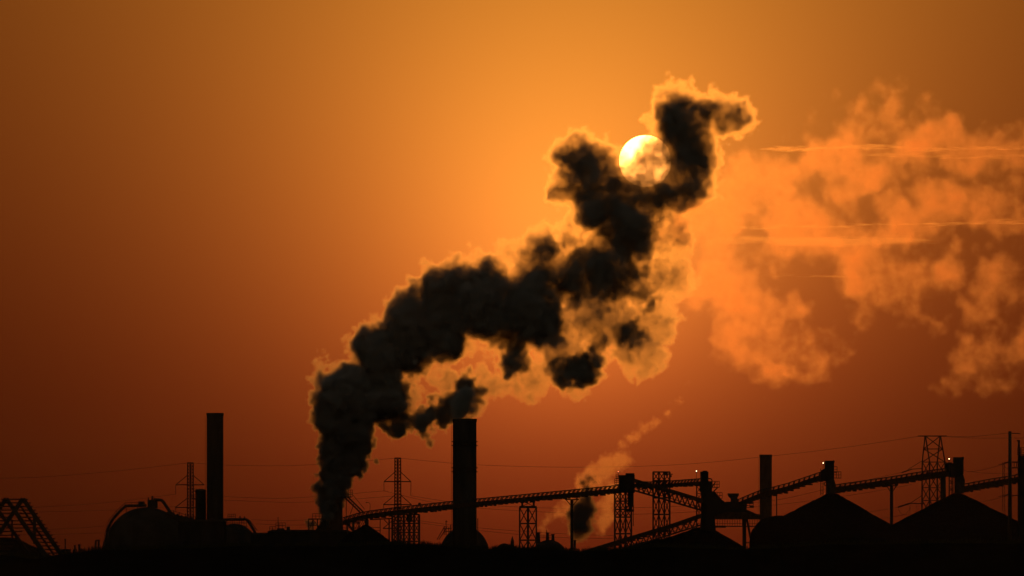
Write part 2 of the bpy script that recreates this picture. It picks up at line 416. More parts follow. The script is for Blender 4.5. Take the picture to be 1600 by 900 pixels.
beam(C.objects['conveyor.004'], 'post', P(1213.5, 772, 1500), P(1213.5, 812, 1500), .28)
def tee_post(label, x, yt, w, D, arms):
    k = K(D); b = P(x, HZ, D); b.z = 0
    t = thing('support_post', label, 'support post', b, 'single posts under the conveyors')
    H = P(x, yt, D).z
    MB().lathe(b, [(w / 2 * k, -.1), (w / 2 * k, H)], 20).build('post', CONC, t, True)
    MB().box(P(x, yt, D), (arms * 2 * k, 1.6, 1.6 * k)).build('cross_head', STEEL, t)
    for s in (-1, 1):
        beam(t, 'bearing', P(x + s * arms * .72, yt - .6, D), P(x + s * arms * .72, yt - 5, D), .4)
        beam(t, 'knee_brace', P(x + s * arms * .8, yt + .5, D), P(x + s * w * .4, yt + 9, D), .22)
    return t
tee_post('tee-headed post under the long conveyor in front of the small dark puff', 893.5, 780.5, 4.6, 1500, 11)
tee_post('tee-headed post in the valley between the two tall coal piles', 1393, 759, 5, 1488, 9)

def railing(m, x0, x1, yf, h, D, n=3, bars=2):
    """handrail of a platform: posts and bars into mesh builder m"""
    for i in range(n + 1):
        x = x0 + (x1 - x0) * i / n; m.bar(P(x, yf, D), P(x, yf - h, D), .13)
    for j in range(1, bars + 1): m.bar(P(x0, yf - h * j / bars, D), P(x1, yf - h * j / bars, D), .13)
def platform(t, x0, x1, y, D, h=6, n=3, depth=2.4, bars=2):
    k = K(D)
    f = MB().box(P((x0 + x1) / 2, y, D), ((x1 - x0) * k, depth, .9 * k)).build('platform', STEEL, t)
    m = MB(); railing(m, x0, x1, y, h, D - depth / 2, n, bars); railing(m, x0, x1, y, h, D + depth / 2, n, bars); m.build('guard_rail', STEEL, f)
    return f
def slab(x0, x1, y0, y1, D, depth):
    return MB().box(P((x0 + x1) / 2, (y0 + y1) / 2, D), ((x1 - x0) * K(D), depth, (y1 - y0) * K(D)))
def lamp(label, x, y, y1, D, mat=None, r=.3, group='lit lamps on the conveyor towers', hook=0):
    b = P(x, y1, D)
    t = thing('tower_lamp', label, 'lamp', b, group)
    beam(t, 'pole', b, P(x, y + 1.2, D), .1)
    m = bmesh.new(); bmesh.ops.create_icosphere(m, subdivisions=2, radius=r); me = bpy.data.meshes.new('bulb'); m.to_mesh(me); m.free(); me.materials.append(mat or BULB)
    o = bpy.data.objects.new('bulb', me); C.objects.link(o); o.parent = t; o.location = P(x, y, D) - b
    MB().box(P(x, y + 1.6, D), (.4, .4, .25)).build('lamp_base', STEEL, t)
    return t

# transfer house at the end of the long conveyor
D = 1500
t = thing('transfer_house', 'boxy transfer house on its trestle at the end of the long conveyor', 'transfer house', P(979, 771, D))
slab(967, 991.5, 742.5, 770, D, 5).build('house', CLAD, t)
slab(977.5, 991, 739.5, 742.5, D, 4).build('roof_housing', CLAD, t)
slab(981, 989, 770, 792, D, 2).build('chute', STEEL, t)
m = slab(978.5, 990.5, 796, 799.5, D, 2.6); m.bar(P(979, 796, 1498.7), P(979, 791, 1498.7), .15); m.bar(P(990, 796, 1498.7), P(990, 790, 1498.7), .15); m.bar(P(978.5, 791, 1498.7), P(990.5, 791, 1498.7), .15); m.box(P(985, 793, D), (5 * K(D), 1.5, 4 * K(D))); m.build('hopper', STEEL, t)
beam(t, 'pipe', P(989.5, 770, 1498), P(989.5, 822, 1498), .2)
platform(t, 960.5, 967, 757, D, 9, 2, bars=3); platform(t, 962.5, 967, 747, D, 5, 1)
lamp('dim reddish lamp on a thin pole above the transfer house', 966, 737, 746, 1500, REDBULB, .13)

# transfer tower over the first pile
t = thing('transfer_tower', 'dark transfer tower rising from the first coal pile with stairs on its right', 'transfer tower', P(1104, 826, 1500))
slab(1094.5, 1106.5, 737, 752, D, 4.5).build('head_house', CLAD, t)
slab(1098, 1104.5, 735.6, 737, D, 3).build('roof_housing', CLAD, t)
slab(1093.5, 1112, 752, 768, D, 6).build('upper_house', CLAD, t)
MB().prism([(P(a, b, D).x, P(a, b, D).z) for a, b in ((1096, 768), (1116, 768), (1126, 780), (1134, 786), (1134, 800), (1116, 806), (1118, 832), (1094, 832), (1096, 800))], D - 3, D + 3).build('lower_house', CLAD, t)
MB().tube([P(x, y, 1497) for x, y in ((1105, 749), (1108.5, 747.5), (1111.5, 748.5), (1113, 752))], .16, 6).build('pipe', STEEL, t)
platform(t, 1113, 1124, 761.5, D, 9.5, 3); platform(t, 1117, 1128.5, 779, D, 9.5, 3)
for dd in (1498.8, 1501.2): beam(t, 'stair_stringer', P(1112, 771, dd), P(1121, 762, dd), .3)
beam(t, 'stair_stringer', P(1112, 762, 1499), P(1118, 753, 1499), .3)
for x, y in ((1088.5, 762), ):
    m = MB(); [m.bar(P(xx, 759, dd), P(xx, 826, dd), .3) for xx in (1088.5, 1096) for dd in (1498, 1502)]
    for a, b in zip((759, 771, 783, 795), (771, 783, 795, 807)):
        m.bar(P(1088.5, a, 1498), P(1096, b, 1498), .15); m.bar(P(1096, a, 1498), P(1088.5, b, 1498), .15); m.bar(P(1088.5, b, 1498), P(1096, b, 1498), .18)
    m.build('side_frame', STEEL, t)
lamp('bright lamp on a thin pole beside the transfer tower top', 1088.2, 736, 752, 1500, BULB, .13)

# screening house on legs, right of the transfer tower
t = thing('screening_house', 'low dark gallery house on a leaning leg with a flared hopper on top', 'gallery house', P(1160, 857, 1500))
MB().prism([(P(a, b, D).x, P(a, b, D).z) for a, b in ((1137, 771), (1154, 771), (1154, 774), (1152, 777), (1152, 784), (1142, 784), (1142, 779), (1138, 775))], D - 2, D + 2).build('hopper', STEEL, t)
slab(1134, 1166, 784, 800, D, 5.5).build('house', CLAD, t)
MB().prism([(P(a, b, D).x, P(a, b, D).z) for a, b in ((1117, 803), (1122, 800), (1166, 800), (1187, 804), (1187, 811.5), (1117, 811.5))], D - 2.6, D + 2.6).build('floor_gallery', RUST, t)
MB().prism([(P(a, b, D).x, P(a, b, D).z) for a, b in ((1166, 796), (1188, 806), (1188, 810), (1166, 803))], D - 1.5, D + 1.5).build('side_chute', STEEL, t)
m = MB()
for s in (-2, 2):
    m.bar(P(1117, 822.5, D + s), P(1188, 822.5, D + s), .25)
    m.bar(P(1117, 818, D + s), P(1188, 818, D + s), .1)
    for i in range(19): m.bar(P(1117 + i * 3.9, 822, D + s), P(1117 + i * 3.9, 811, D + s), .12)
m.build('hanging_walkway', STEEL, t)
slab(1118, 1134, 821.5, 824.5, D, 3.4).build('walkway_box', STEEL, t)
beam(t, 'leg', P(1163, 811, D), P(1163, 862, D), 1.0); beam(t, 'leg', P(1167, 811, D), P(1176, 858, D), .55)
beam(t, 'cross_beam', P(1164, 848, D), P(1175, 848, D), .3)
platform(t, 1166, 1177, 793, D, 6, 2)
slab(1172, 1178, 790.5, 793, 1499, 1).build('motor', STEEL, t)

# head towers on the tall piles
def head_tower(label, x0, x1, yt, yb, D, lampx, lampy, lamplabel, plat):
    k = K(D)
    t = thing('head_tower', label, 'head tower', P((x0 + x1) / 2, yb, D), 'head towers on the coal piles')
    MB().prism([(P(a, b, D).x, P(a, b, D).z) for a, b in ((x0, yt), (x1 - 3, yt), (x1 - .5, yt - .8), (x1 + .6, yt + 1.5), (x1 - .4, yt + 4), (x1 - .4, yt + 26), (x0 + 2, yt + 32), (x0 - 5.5, yt + 31), (x0 - 5.5, yt + 15), (x0, yt + 12))], D - 2.2, D + 2.2).build('head_house', CLAD, t)
    MB().prism([(P(a, b, D).x, P(a, b, D).z) for a, b in ((x0 + 2, yt + 26), (x1 - 1, yt + 26), (x1 + 2, yt + 36), (x1 + 1, yb + 2), (x0 + 2, yb + 2))], D - 1.6, D + 1.6).build('discharge_chute', STEEL, t)
    m = MB()
    for dd in (D - 2, D + 2):
        for xx in (x0 - 6.5, x0 - 3): m.bar(P(xx, yt + 12, dd), P(xx, yb + 4, dd), .16)
        for i in range(8): m.bar(P(x0 - 6.5, yt + 16 + i * 5, dd), P(x0 - 3, yt + 16 + i * 5, dd), .1)
    m.build('ladder', STEEL, t)
    if plat:
        platform(t, x1, x1 + 11, yt + 27, D, 10, 3, bars=2); platform(t, x1, x1 + 5, yt + 18, D, 9, 1)
        m = MB(); m.tube([P(x0 + 1 + 2.2 * math.sin(a), yt + 36 + 2.8 * math.cos(a), D - 1.9) for a in [i * math.pi / 8 for i in range(17)]], .14, 5); m.build('hose_loop', STEEL, t)
    lamp(lamplabel, lampx, lampy, yt + 14, D - 2.3, BULB, .13)
    return t
head_tower('head tower on the tall pile with the shelf, railed platforms on its right', 1289, 1303, 720, 770, 1490, 1286.3, 723.5, 'bright lamp at the shoulder of the first head tower', True)
t = head_tower('head tower on the last pile, with a lattice pylon behind its left side', 1490, 1505, 714.5, 769, 1480, 1483, 717, 'bright lamp near the right-hand lattice pylon', False)
slab(1478, 1490, 724, 737, 1480, 3).build('drive_house', CLAD, t); slab(1481, 1487, 722.5, 724, 1480, 2).build('vent', STEEL, t)
beam(t, 'leg', P(1473.5, 744, 1481), P(1473.5, 790, 1481), 1.3)
m = MB()
for xx in (1483, 1489): m.bar(P(xx, 740, 1481), P(xx, 775, 1481), .25)
for y in (745, 757, 768): m.bar(P(1483, y, 1481), P(1489, y - 6, 1481), .15); m.bar(P(1483, y - 8, 1481), P(1489, y, 1481), .15)
m.build('side_frame', STEEL, t)

# ---------------------------------------------------------------- pylons and masts
def lattice(m, x0, x1, y0, y1, D, dp, n, w=.09, x0b=None, x1b=None):
    """square lattice shaft into mesh builder m, legs x0/x1 at the top, x0b/x1b at the bottom"""
    x0b = x0 if x0b is None else x0b; x1b = x1 if x1b is None else x1b
    def X(f, s): return (x0 + (x0b - x0) * f) if s < 0 else (x1 + (x1b - x1) * f)
    for dd in (D - dp / 2, D + dp / 2):
        for i in range(n):
            f0, f1 = i / n, (i + 1) / n; ya, yb = y0 + (y1 - y0) * f0, y0 + (y1 - y0) * f1
            m.bar(P(X(f0, -1), ya, dd), P(X(f1, 1), yb, dd), w); m.bar(P(X(f0, 1), ya, dd), P(X(f1, -1), yb, dd), w)
            m.bar(P(X(f1, -1), yb, dd), P(X(f1, 1), yb, dd), w)
    return m
def mast_pylon(label, cx, hw, yt, yb, D, arms, group='lattice pylons'):
    base = P(cx, HZ, D); base.z = 0; dp = 2 * hw * K(D)
    t = thing('lattice_pylon', label, 'pylon', base, group)
    for dd in (D - dp / 2, D + dp / 2):
        for s in (-1, 1): beam(t, 'leg', P(cx + s * hw, yt, dd), P(cx + s * hw * 1.15, yb, dd), .32)
    beam(t, 'core', P(cx, yt + 1, D), P(cx, yb, D), .42)
    lattice(MB(), cx - hw, cx + hw, yt, yb, D, dp, int((yb - yt) / 5), .15).build('lacing', STEEL, t)['kind'] = 'stuff'
    MB().box(P(cx, yt - .2, D), (hw * 2.2 * K(D), dp * 1.1, 1.6 * K(D))).build('cap', STEEL, t)
    for y, xl, xr, dl, dr in arms:
        if xl is not None: beam(t, 'cross_arm', P(xl, y, D), P(cx, y, D), .3); beam(t, 'stay', P(xl, y, D), P(cx - hw, y - 15, D), .22)
        if xr is not None: beam(t, 'cross_arm', P(cx, y, D), P(xr, y, D), .3); beam(t, 'stay', P(xr, y, D), P(cx + hw, y - 15, D), .22)
        for xx, dn in ((xl, dl), (xr, dr)):
            if xx is not None and dn:
                a, b = P(xx, y, D), P(xx, y + dn, D)
                MB().tube([a + (b - a) * i / 16 for i in range(17)], [.05 if i % 2 == 0 else .11 for i in range(17)], 6).build('insulator', GLASSY, t)
    return t
mast_pylon('slender lattice mast with cross arms beside the tall left chimney', 297.5, 4.4, 723.5, 880, 1760, [(757.5, 274.5, 319, 14.5, 0), (793, 274, 321, 8, 8)])
mast_pylon('slender lattice mast with cross arms behind the long conveyor, left of the thick chimney', 621.5, 4.5, 716, 880, 1650, [(752.5, 600, 642, 14.5, 22), (788.5, 599, 643, 8, 0), (825.5, 598.5, None, 0, 0)])
def big_pylon():
    D = 1620; base = P(1458, HZ, D); base.z = 0; dp = 5.0
    t = thing('lattice_pylon', 'broad tapering lattice pylon in front of the last coal pile conveyor', 'pylon', base, 'lattice pylons')
    cols = ((1445, 1441), (1453, 1452.5), (1461, 1464.5), (1469.5, 1476.5))
    for i, (a, b) in enumerate(cols):
        for dd in (D - dp / 2, D + dp / 2):
            beam(t, 'leg', P((1445.5, 1446, 1469, 1469.5)[i], 681, dd), P(b, 722, dd), .34); beam(t, 'leg', P(b, 722, dd), P(b - (1 if i < 1 else -1 if i > 2 else 0), 880, dd), .38)
    m = lattice(MB(), 1445.5, 1469.5, 681, 722, D, dp, 2, .24, 1441, 1476.5)
    for a, b in ((1441, 1452.5), (1452.5, 1464.5), (1464.5, 1476.5)): lattice(m, a, b, 722, 862, D, dp, 7, .23)
    m.build('lacing', STEEL, t)['kind'] = 'stuff'
    beam(t, 'cross_arm', P(1434, 681.3, D), P(1479.5, 681.3, D), .3)
    beam(t, 'cross_arm', P(1418, 734, D), P(1441, 720, D), .14); beam(t, 'cross_arm', P(1409, 738.5, D), P(1425, 733, D), .3); beam(t, 'cross_arm', P(1425, 733, D), P(1441, 732, D), .2)
    beam(t, 'cross_arm', P(1403, 792.5, D), P(1422, 786.5, D), .42); beam(t, 'cross_arm', P(1422, 786.5, D), P(1444, 787, D), .26); beam(t, 'stay', P(1422, 786.5, D), P(1441, 774, D), .16)
    beam(t, 'cross_arm', P(1477, 722, D), P(1486, 727, D), .2)
    loop = [P(1403 + 20 * i / 10, 793 + 11 * math.sin(math.pi * (i / 10) ** .8) * 1.0 + (0 if i < 10 else 0), D) for i in range(11)]
    MB().tube(loop, .045, 5).build('jumper_cable', WIRE, t)
    for x in (1421.5, 1432.5): MB().tube([P(x, 787, D), P(x, 803 if x < 1430 else 797, D)], .05, 5).build('insulator', GLASSY, t)
big_pylon()
def far_pylon():
    D = 2300; base = P(1568, HZ, D); base.z = 0
    t = thing('lattice_pylon', 'faint distant lattice mast seen between the last pile and the wooden pole', 'pylon', base, 'lattice pylons')
    for s in (-1, 1): beam(t, 'leg', P(1568 + s * 1.4, 722, D), P(1568 + s * 2.8, 880, D), .16)
    lattice(MB(), 1566.6, 1569.4, 722, 870, D, .8, 22, .07, 1565.4, 1570.6).build('lacing', STEEL, t)['kind'] = 'stuff'
    beam(t, 'cross_arm', P(1560, 726, D), P(1576, 723, D), .2); beam(t, 'cross_arm', P(1560, 776, D), P(1576, 772, D), .2)
far_pylon()
def wood_pole():
    D = 1440; base = P(1578, HZ, D); base.z = 0
    t = thing('utility_pole', 'thick bare wooden pole at the right with one short arm at its top', 'utility pole', base)
    k = K(D); H = P(0, 674, D).z
    MB().lathe(base, [(3.6 * k, -.2), (2.4 * k, H)], 16).build('pole', WOOD, t, True)
    beam(t, 'cross_arm', P(1575, 677, D), P(1594, 677.3, D), .2)
    beam(t, 'cross_arm', P(1568, 724, D), P(1580, 720.5, D), .22); beam(t, 'cross_arm', P(1580, 775, D), P(1592, 773.5, D), .24); beam(t, 'cross_arm', P(1568, 776, D), P(1578, 772, D), .22)
    MB().tube([P(1569, 725, D - .3), P(1570.5, 730, D - .3), P(1574, 732, D - .3), P(1578, 733, D - .3)], .06, 5).build('jumper_cable', WIRE, t)
wood_pole()
def edge_tower():
    D = 1430; base = P(1606, HZ, D); base.z = 0
    t = thing('column_tower', 'dark column tower cut by the right edge with railed platforms on top', 'tower', base)
    slab(1591.5, 1622, 712, 895, D, 5).build('column', CLAD, t)
    m = slab(1591, 1594.5, 700, 712, D, .6); m.bar(P(1592, 700, D), P(1592, 688.5, D), .5); m.bar(P(1589, 688.7, D), P(1593.5, 688.7, D), .35); m.build('vent_pipe', STEEL, t)
    platform(t, 1590, 1624, 710.5, D, 11, 6, 5.4, 3)
    for y in (722, 731): beam(t, 'pipe', P(1581, y, D), P(1592, y, D), .3)
    for x in (1584.5, 1588.5): beam(t, 'strut', P(x, 721, D), P(x, 731.5, D), .18)
edge_tower()

# ---------------------------------------------------------------- domes, tanks and low buildings
def dome(label, cx, yt, r, D, r_z=None):
    k = K(D); base = P(cx, HZ, D); base.z = 0
    t = thing('storage_dome', label, 'dome', base, 'rounded storage domes')
    zt = P(cx, yt, D).z; rz = (r_z or r) * k; zc = zt - rz
    prof = [(r * k, -.2)] if zc > 0 else []
    for i in range(17):
        a = math.pi / 2 * i / 16; z = zc + rz * math.sin(a)
        if z > -.2: prof.append((max(r * k * math.cos(a), .05), z))
    MB().lathe(base, prof, 64).build('shell', TANK, t, True)
    return t
D = 1620
t = dome('big round dome on the far left with a stair pipe curving over it', 229, 792.5, 66, D, 66)
MB().tube([P(x, y, D - 6) for x, y in ((160, 862), (166, 842), (169, 825), (175, 813), (186, 800), (196, 790.5), (214, 790.2), (229, 790))], .42, 8).build('stair_gallery', STEEL, t)
m = MB()
pp = ((161, 852), (165, 828), (171, 811), (182, 798), (195, 785.5), (214, 785.5), (226, 785.5))
for a, b in zip(pp, pp[1:]): m.bar(P(*a, D - 6.5), P(*b, D - 6.5), .12)
for x, y in pp + ((205, 785.5), (188, 791.5), (177, 804.5)): m.bar(P(x, y, D - 6.5), P(x + 1.5, y + 5.5, D - 6.5), .12)
for x in (197.5, 215): m.bar(P(x, 790, D - 6), P(x, 800, D - 5), .15)
m.build('guard_rail', STEEL, t)
m = slab(231, 246, 781, 794, D, 3); m.box(P(221, 786, D), (9 * K(D), 2, 5 * K(D))); m.bar(P(238, 783, D), P(238, 775, D), .5); m.bar(P(232, 783, D), P(232, 778, D), .35); m.bar(P(243, 783, D), P(243, 779, D), .4); m.build('valve_gear', STEEL, t)
MB().tube([P(x, y, D - 2) for x, y in ((240, 780.5), (252, 781.5), (255, 784), (268, 803), (276, 808))], .45, 8).build('gas_pipe', STEEL, t)
t = dome('squat dome with a pipe rack over it, just right of the tall left chimney', 366, 818, 46, 1600, 66)
m = MB(); rnd = random.Random(9)
for i in range(13):
    x = 262 + i * 3.1; y = 800 + (x - 262) * .33 + rnd.uniform(-1, 1)
    m.box(P(x, y + 4, 1600), (rnd.uniform(2, 5) * K(1600), 1.5, rnd.uniform(7, 12) * K(1600)))
    if i % 3 == 0: m.bar(P(x, y, 1600), P(x, y - rnd.uniform(3, 8), 1600), .16)
m.bar(P(262, 801, 1598), P(300, 812, 1598), .3); m.bar(P(266, 797, 1598), P(296, 806, 1598), .12)
m.build('pipework', STEEL, C.objects['storage_dome'])['kind'] = 'stuff'
D = 1590
MB().tube([P(x, y, D) for x, y in ((346, 812), (384, 811.5), (387, 813), (397, 829), (402, 841))], .4, 8).build('pipe_bridge', STEEL, t)
m = MB(); rnd = random.Random(5)
for i in range(9): m.bar(P(356 + i * 3.6, 811, D), P(356 + i * 3.6, 826, D), .16)
for y in (817, 822): m.bar(P(354, y, D), P(388, y, D), .14)
railing(m, 356, 368, 811, 7.5, D, 4, 2); m.bar(P(382, 811, D), P(382, 807, D), .3); m.bar(P(390, 813, D), P(402, 829, D - 1), .2)
m.bar(P(375, 811, D), P(375, 806, D), .3)
m.build('pipe_rack', STEEL, t)
t = dome('dome half hidden behind the thick chimney, masts on its left shoulder', 726, 822, 40, 1650, 50)
D = 1640
m = MB()
for x, y in ((697, 813), (694, 822), (701, 824), (704, 820)): m.bar(P(x, y, D), P(x, 836, D), .22)
for a, b in (((683, 843), (695, 822)), ((686, 843), (698, 824)), ((692, 826), (706, 826)), ((694, 831), (707, 830)), ((696, 815), (699, 815))): m.bar(P(*a, D), P(*b, D), .22)
m.build('valve_gear', STEEL, t)
beam(t, 'vent_pipe', P(746.5, 810, D), P(746.5, 848, D), .25)
t = dome('low dome with three stubby vents, right of the slim trestle', 858, 843.5, 33, 1620, 40)
D = 1620
for x, w, y in ((841, 6, 832), (855.5, 5, 832), (864, 5, 834.5)):
    MB().lathe(P(x, 850, D), [(w * .62 * K(D), 0), (w * .45 * K(D), (850 - y - 5) * K(D)), (w * .42 * K(D), (850 - y - 1.5) * K(D)), (w * .6 * K(D), (850 - y - 1) * K(D)), (w * .6 * K(D), (850 - y) * K(D))], 14).build('vent', STEEL, t)
m = MB(); [m.bar(P(843, y, D), P(865, y + .6, D), .14) for y in (836, 840)]; m.bar(P(854, 832, D), P(854, 828, D), .2); m.build('guard_rail', STEEL, t)
t = dome('tiny far dome at the foot of the slim trestle with a pointed mast', 788, 849, 17, 1750, 22)
D = 1750
MB().tube([P(800.5, 862, D), P(800.5, 845, D), P(800.5, 838, D)], [.9, .5, .06], 8).build('spire', STEEL, t)

D = 1660
t = thing('pressure_vessel', 'upright round-topped vessel squeezed against the tall left chimney', 'vessel', P(313.5, HZ, D) * 1)
k = K(D)
b = P(313.5, 892, D); b.z = 0
H = P(0, 764, D).z
MB().lathe(b, [(8.2 * k, 0), (8.2 * k, H - 5 * k), (8.4 * k, H - 4.8 * k), (8.4 * k, H - 2 * k), (7 * k, H - .6 * k), (3 * k, H)], 28).build('shell', TANK, t, True)
platform(t, 299, 307, 779, D, 6, 2); platform(t, 302, 307, 768, D, 4, 1)
beam(t, 'pipe', P(321.5, 778, D), P(321.5, 850, D), .22)

def shed(label, x0, x1, yt, D, depth=14, ridge=3, extra=None):
    k = K(D); b = P((x0 + x1) / 2, HZ, D); b.z = 0
    t = thing('shed', label, 'shed', b, 'low sheds along the works')
    H = P(0, yt + ridge, D).z
    MB().box((b.x, D, H / 2 - .1), ((x1 - x0) * k, depth, H + .2)).build('wall', CLAD, t)
    w = (x1 - x0) * k / 2; zr = P(0, yt, D).z
    MB().prism([(b.x - w - .3, H), (b.x + w + .3, H), (b.x + w * .9, zr), (b.x - w * .9, zr)], D - depth / 2 - .3, D + depth / 2 + .3).build('roof', STEEL, t)
    if extra: extra(t)
    return t
def sx1(t):
    D = 1570
    m = MB(); railing(m, 283, 305, 812, 5, D, 6, 2); m.build('roof_railing', STEEL, t)
    for x, w, h in ((285, 5, 3), (331, 9, 3), (290, 4, 5)): slab(x - w / 2, x + w / 2, 812 - h, 812.5, D, 3).build('roof_unit', STEEL, t)
    beam(t, 'pipe', P(262, 800, D), P(286, 814, D), .5)
shed('long low shed in front of the tall left chimney foot, railings on its roof', 281, 352, 812, 1570, extra=sx1)
def sx2(t):
    D = 1560
    m = MB(); railing(m, 431, 446, 826, 9, D, 3, 2); railing(m, 421, 431, 830, 7, D, 2, 2); m.build('roof_railing', STEEL, t)
    beam(t, 'antenna', P(434.5, 828, D), P(434.5, 808, D), .2)
    slab(448, 453, 823, 829, D, 2).build('roof_unit', STEEL, t); slab(433, 444, 825.5, 829, D, 3).build('roof_unit', STEEL, t)
shed('low shed left of the smoking stack with a thin antenna and railings', 420, 548, 828, 1560, extra=sx2)

shed('low flat hut between the squat dome and the shed with the antenna', 394, 422, 832.5, 1575)
D = 1585; k = K(D)
t = thing('pipe_platform', 'framed platform with railings tucked against the left of the smoking stack', 'platform', P(495, 832, D))
MB().box(P(495, 811, D), (27 * k, 4, 1.6 * k)).build('deck', STEEL, t)
for x in (482, 489, 496, 505):
    beam(t, 'column', P(x, 811, D - 1.5), P(x, 834, D - 1.5), .28)
beam(t, 'brace', P(482, 830, D - 1.5), P(489, 812, D - 1.5), .16); beam(t, 'brace', P(489, 812, D - 1.5), P(505, 832, D - 1.5), .16); beam(t, 'cross_beam', P(482, 821, D - 1.5), P(505, 821, D - 1.5), .18)
m = MB(); railing(m, 488, 504, 810.5, 8, D - 1.8, 3, 2); railing(m, 488, 504, 810.5, 8, D + 1.8, 3, 2); m.build('guard_rail', STEEL, t)
MB().prism([(P(a, b, D).x, P(a, b, D).z) for a, b in ((489, 834), (496, 824), (502, 816), (510, 812), (510, 834))], D - 1, D + 2).build('hopper', STEEL, t)

D = 1545; k = K(D)
t = thing('inclined_chute', 'steep double-beam chute descending right from the smoking stack to the conveyor', 'chute', P(566, 800, D))
for dx in (0, 5.5):
    beam(t, 'side_beam', P(538 + dx, 776.5, D - dx * .2), P(563 + dx, 801, D - dx * .2), .42)
m = MB(); [m.bar(P(541 + i * 3.2, 779 + i * 3.15, D), P(544.5 + i * 3.2, 777.5 + i * 3.15, D - 1), .14) for i in range(8)]; m.build('rollers', STEEL, t)
MB().box(P(541, 776.5, D), (17 * k, 3, 1.6 * k)).build('deck', STEEL, t)
m = MB(); railing(m, 545, 551, 776.5, 11, D - 1.2, 2, 3); railing(m, 545, 551, 776.5, 11, D + 1.2, 2, 3); m.build('guard_rail', STEEL, t)
m = MB(); m.bar(P(551, 773, D - 1.2), P(570, 796, D - 1.2), .12); m.build('handrail', STEEL, t)
beam(t, 'strut', P(553, 787, D), P(547, 804, D), .16); beam(t, 'strut', P(541, 777, D), P(541, 830, D), .2)

D = 1520; k = K(D)
t = thing('bunker_frame', 'jumble of posts and a slanting chute below the left end of the long conveyor', 'frame', P(558, 836, D))
for x in (543, 552, 561, 574): beam(t, 'column', P(x, 812, D), P(x, 840, D), .34 if x != 552 else .7)
for y in (818, 825, 831): beam(t, 'cross_beam', P(536, y, D), P(561, y, D), .16)
beam(t, 'chute', P(540, 815, D), P(556, 834, D), .6)
for i in range(4): beam(t, 'brace', P(561 + i * 3, 814, D), P(555 + i * 3, 826, D), .16)
slab(570, 576, 812, 822, D, 1.5).build('spout', STEEL, t)
beam(t, 'column', P(594, 811, D), P(594, 846, D), .22)
for y in (824, 829): beam(t, 'cross_beam', P(580, y, D), P(594, y, D), .14)

D = 1500
t = thing('walkway_lamp', 'small unlit bent lamp post standing on the long conveyor', 'lamp post', P(578, 799, D))
MB().tube([P(x, y, D) for x, y in ((578, 799), (578.3, 789), (577.6, 786.2), (575.8, 785), (573.5, 784.8))], .06, 6).build('pole', STEEL, t)
MB().box(P(572.8, 785.2, D), (3 * K(D), .3, 1.1 * K(D))).build('lamp_head', STEEL, t)
slab(653.5, 657.5, 785.5, 790.5, 1499.2, 1).build('motor_box', STEEL); o = C.objects['motor_box']; tag(o, 'small dark motor box on top of the long conveyor near the pylon', 'motor')

# ---------------------------------------------------------------- open A-frame building skeleton at the far left
def a_frame():
    D = 1330
    t = thing('frame_skeleton', 'open skeleton of slanting beams and thin purlins at the left edge', 'building frame', P(36, 880, D))
    dv = 26.0
    for apex, dd in ((36, D), (10, D + dv)):
        beam(t, 'rafter', P(apex, 779, dd), P(apex + 66, 876, dd), 1.0, h=1.0)
        beam(t, 'rafter', P(apex, 779, dd), P(apex - 66, 876, dd), 1.0, h=1.0)
        beam(t, 'inner_rafter', P(apex - 13, 797, dd - 1), P(apex + 45, 880, dd - 1), .8)
    beam(t, 'post', P(54, 806, D), P(54, 850, D), .7); beam(t, 'post', P(19, 812, D + dv), P(19, 842, D + dv), .4)
    n = 18
    for i in range(n):
        y = 780.2 + i * 5.6; xr = 36 + (y - 779) * 66 / 97; xl = 10 + (y - 779) * 66 / 97
        beam(t, 'purlin', P(xr + 6.5, y, D - 1), P(xl - 3, y, D + dv - 1), .3)
        xr2 = 36 - (y - 779) * 66 / 97; xl2 = 10 - (y - 779) * 66 / 97
        beam(t, 'purlin', P(xr2 + 3, y, D - 1), P(xl2 - 6, y, D + dv - 1), .3)
        if i >= 6: beam(t, 'girt', P(xl2 + 2, y, D + dv - .5), P(min(xl - 2, xl2 + 60), y, D + dv - .5), .26)
        if i >= 2: beam(t, 'sag_rod', P((xr + xl) / 2 - 4, y - 7, D + dv / 2), P((xr + xl) / 2 + 5, y + 5, D + dv / 2), .42)
a_frame()
for lab, x, yt, w in (('thin post beside the foot of the slanting skeleton', 102, 842, 2), ('short stub pipe, thinner one of the pair left of the big dome', 117, 852, 2.6), ('short stub pipe, thicker one of the pair left of the big dome', 124, 850.5, 3.4)):
    D = 1380; b = P(x, HZ, D); b.z = 0
    m = MB().lathe(b, [(w / 2 * K(D), 0), (w / 2 * K(D), P(0, yt + 2, D).z), (w * .65 * K(D), P(0, yt + 1.6, D).z), (w * .65 * K(D), P(0, yt, D).z)], 12)
    tag(m.build('vent_post', STEEL), lab, 'post', 'stub posts at the far left')
slab(96, 110, 858, 880, 1385, 3).build('pump_hut', CLAD); tag(C.objects['pump_hut'], 'tiny dark hut between the slanting skeleton and the stub pipes', 'hut')
D = 1400
t = thing('goal_frame', 'leaning twin-post frame at the foot of the big dome', 'frame', P(151, 870, D))
beam(t, 'post', P(147.5, 866, D), P(150, 845, D), .45); beam(t, 'post', P(153.5, 866, D), P(154.5, 844, D), .45); beam(t, 'cross_bar', P(149, 844.5, D), P(155.5, 844, D), .3)

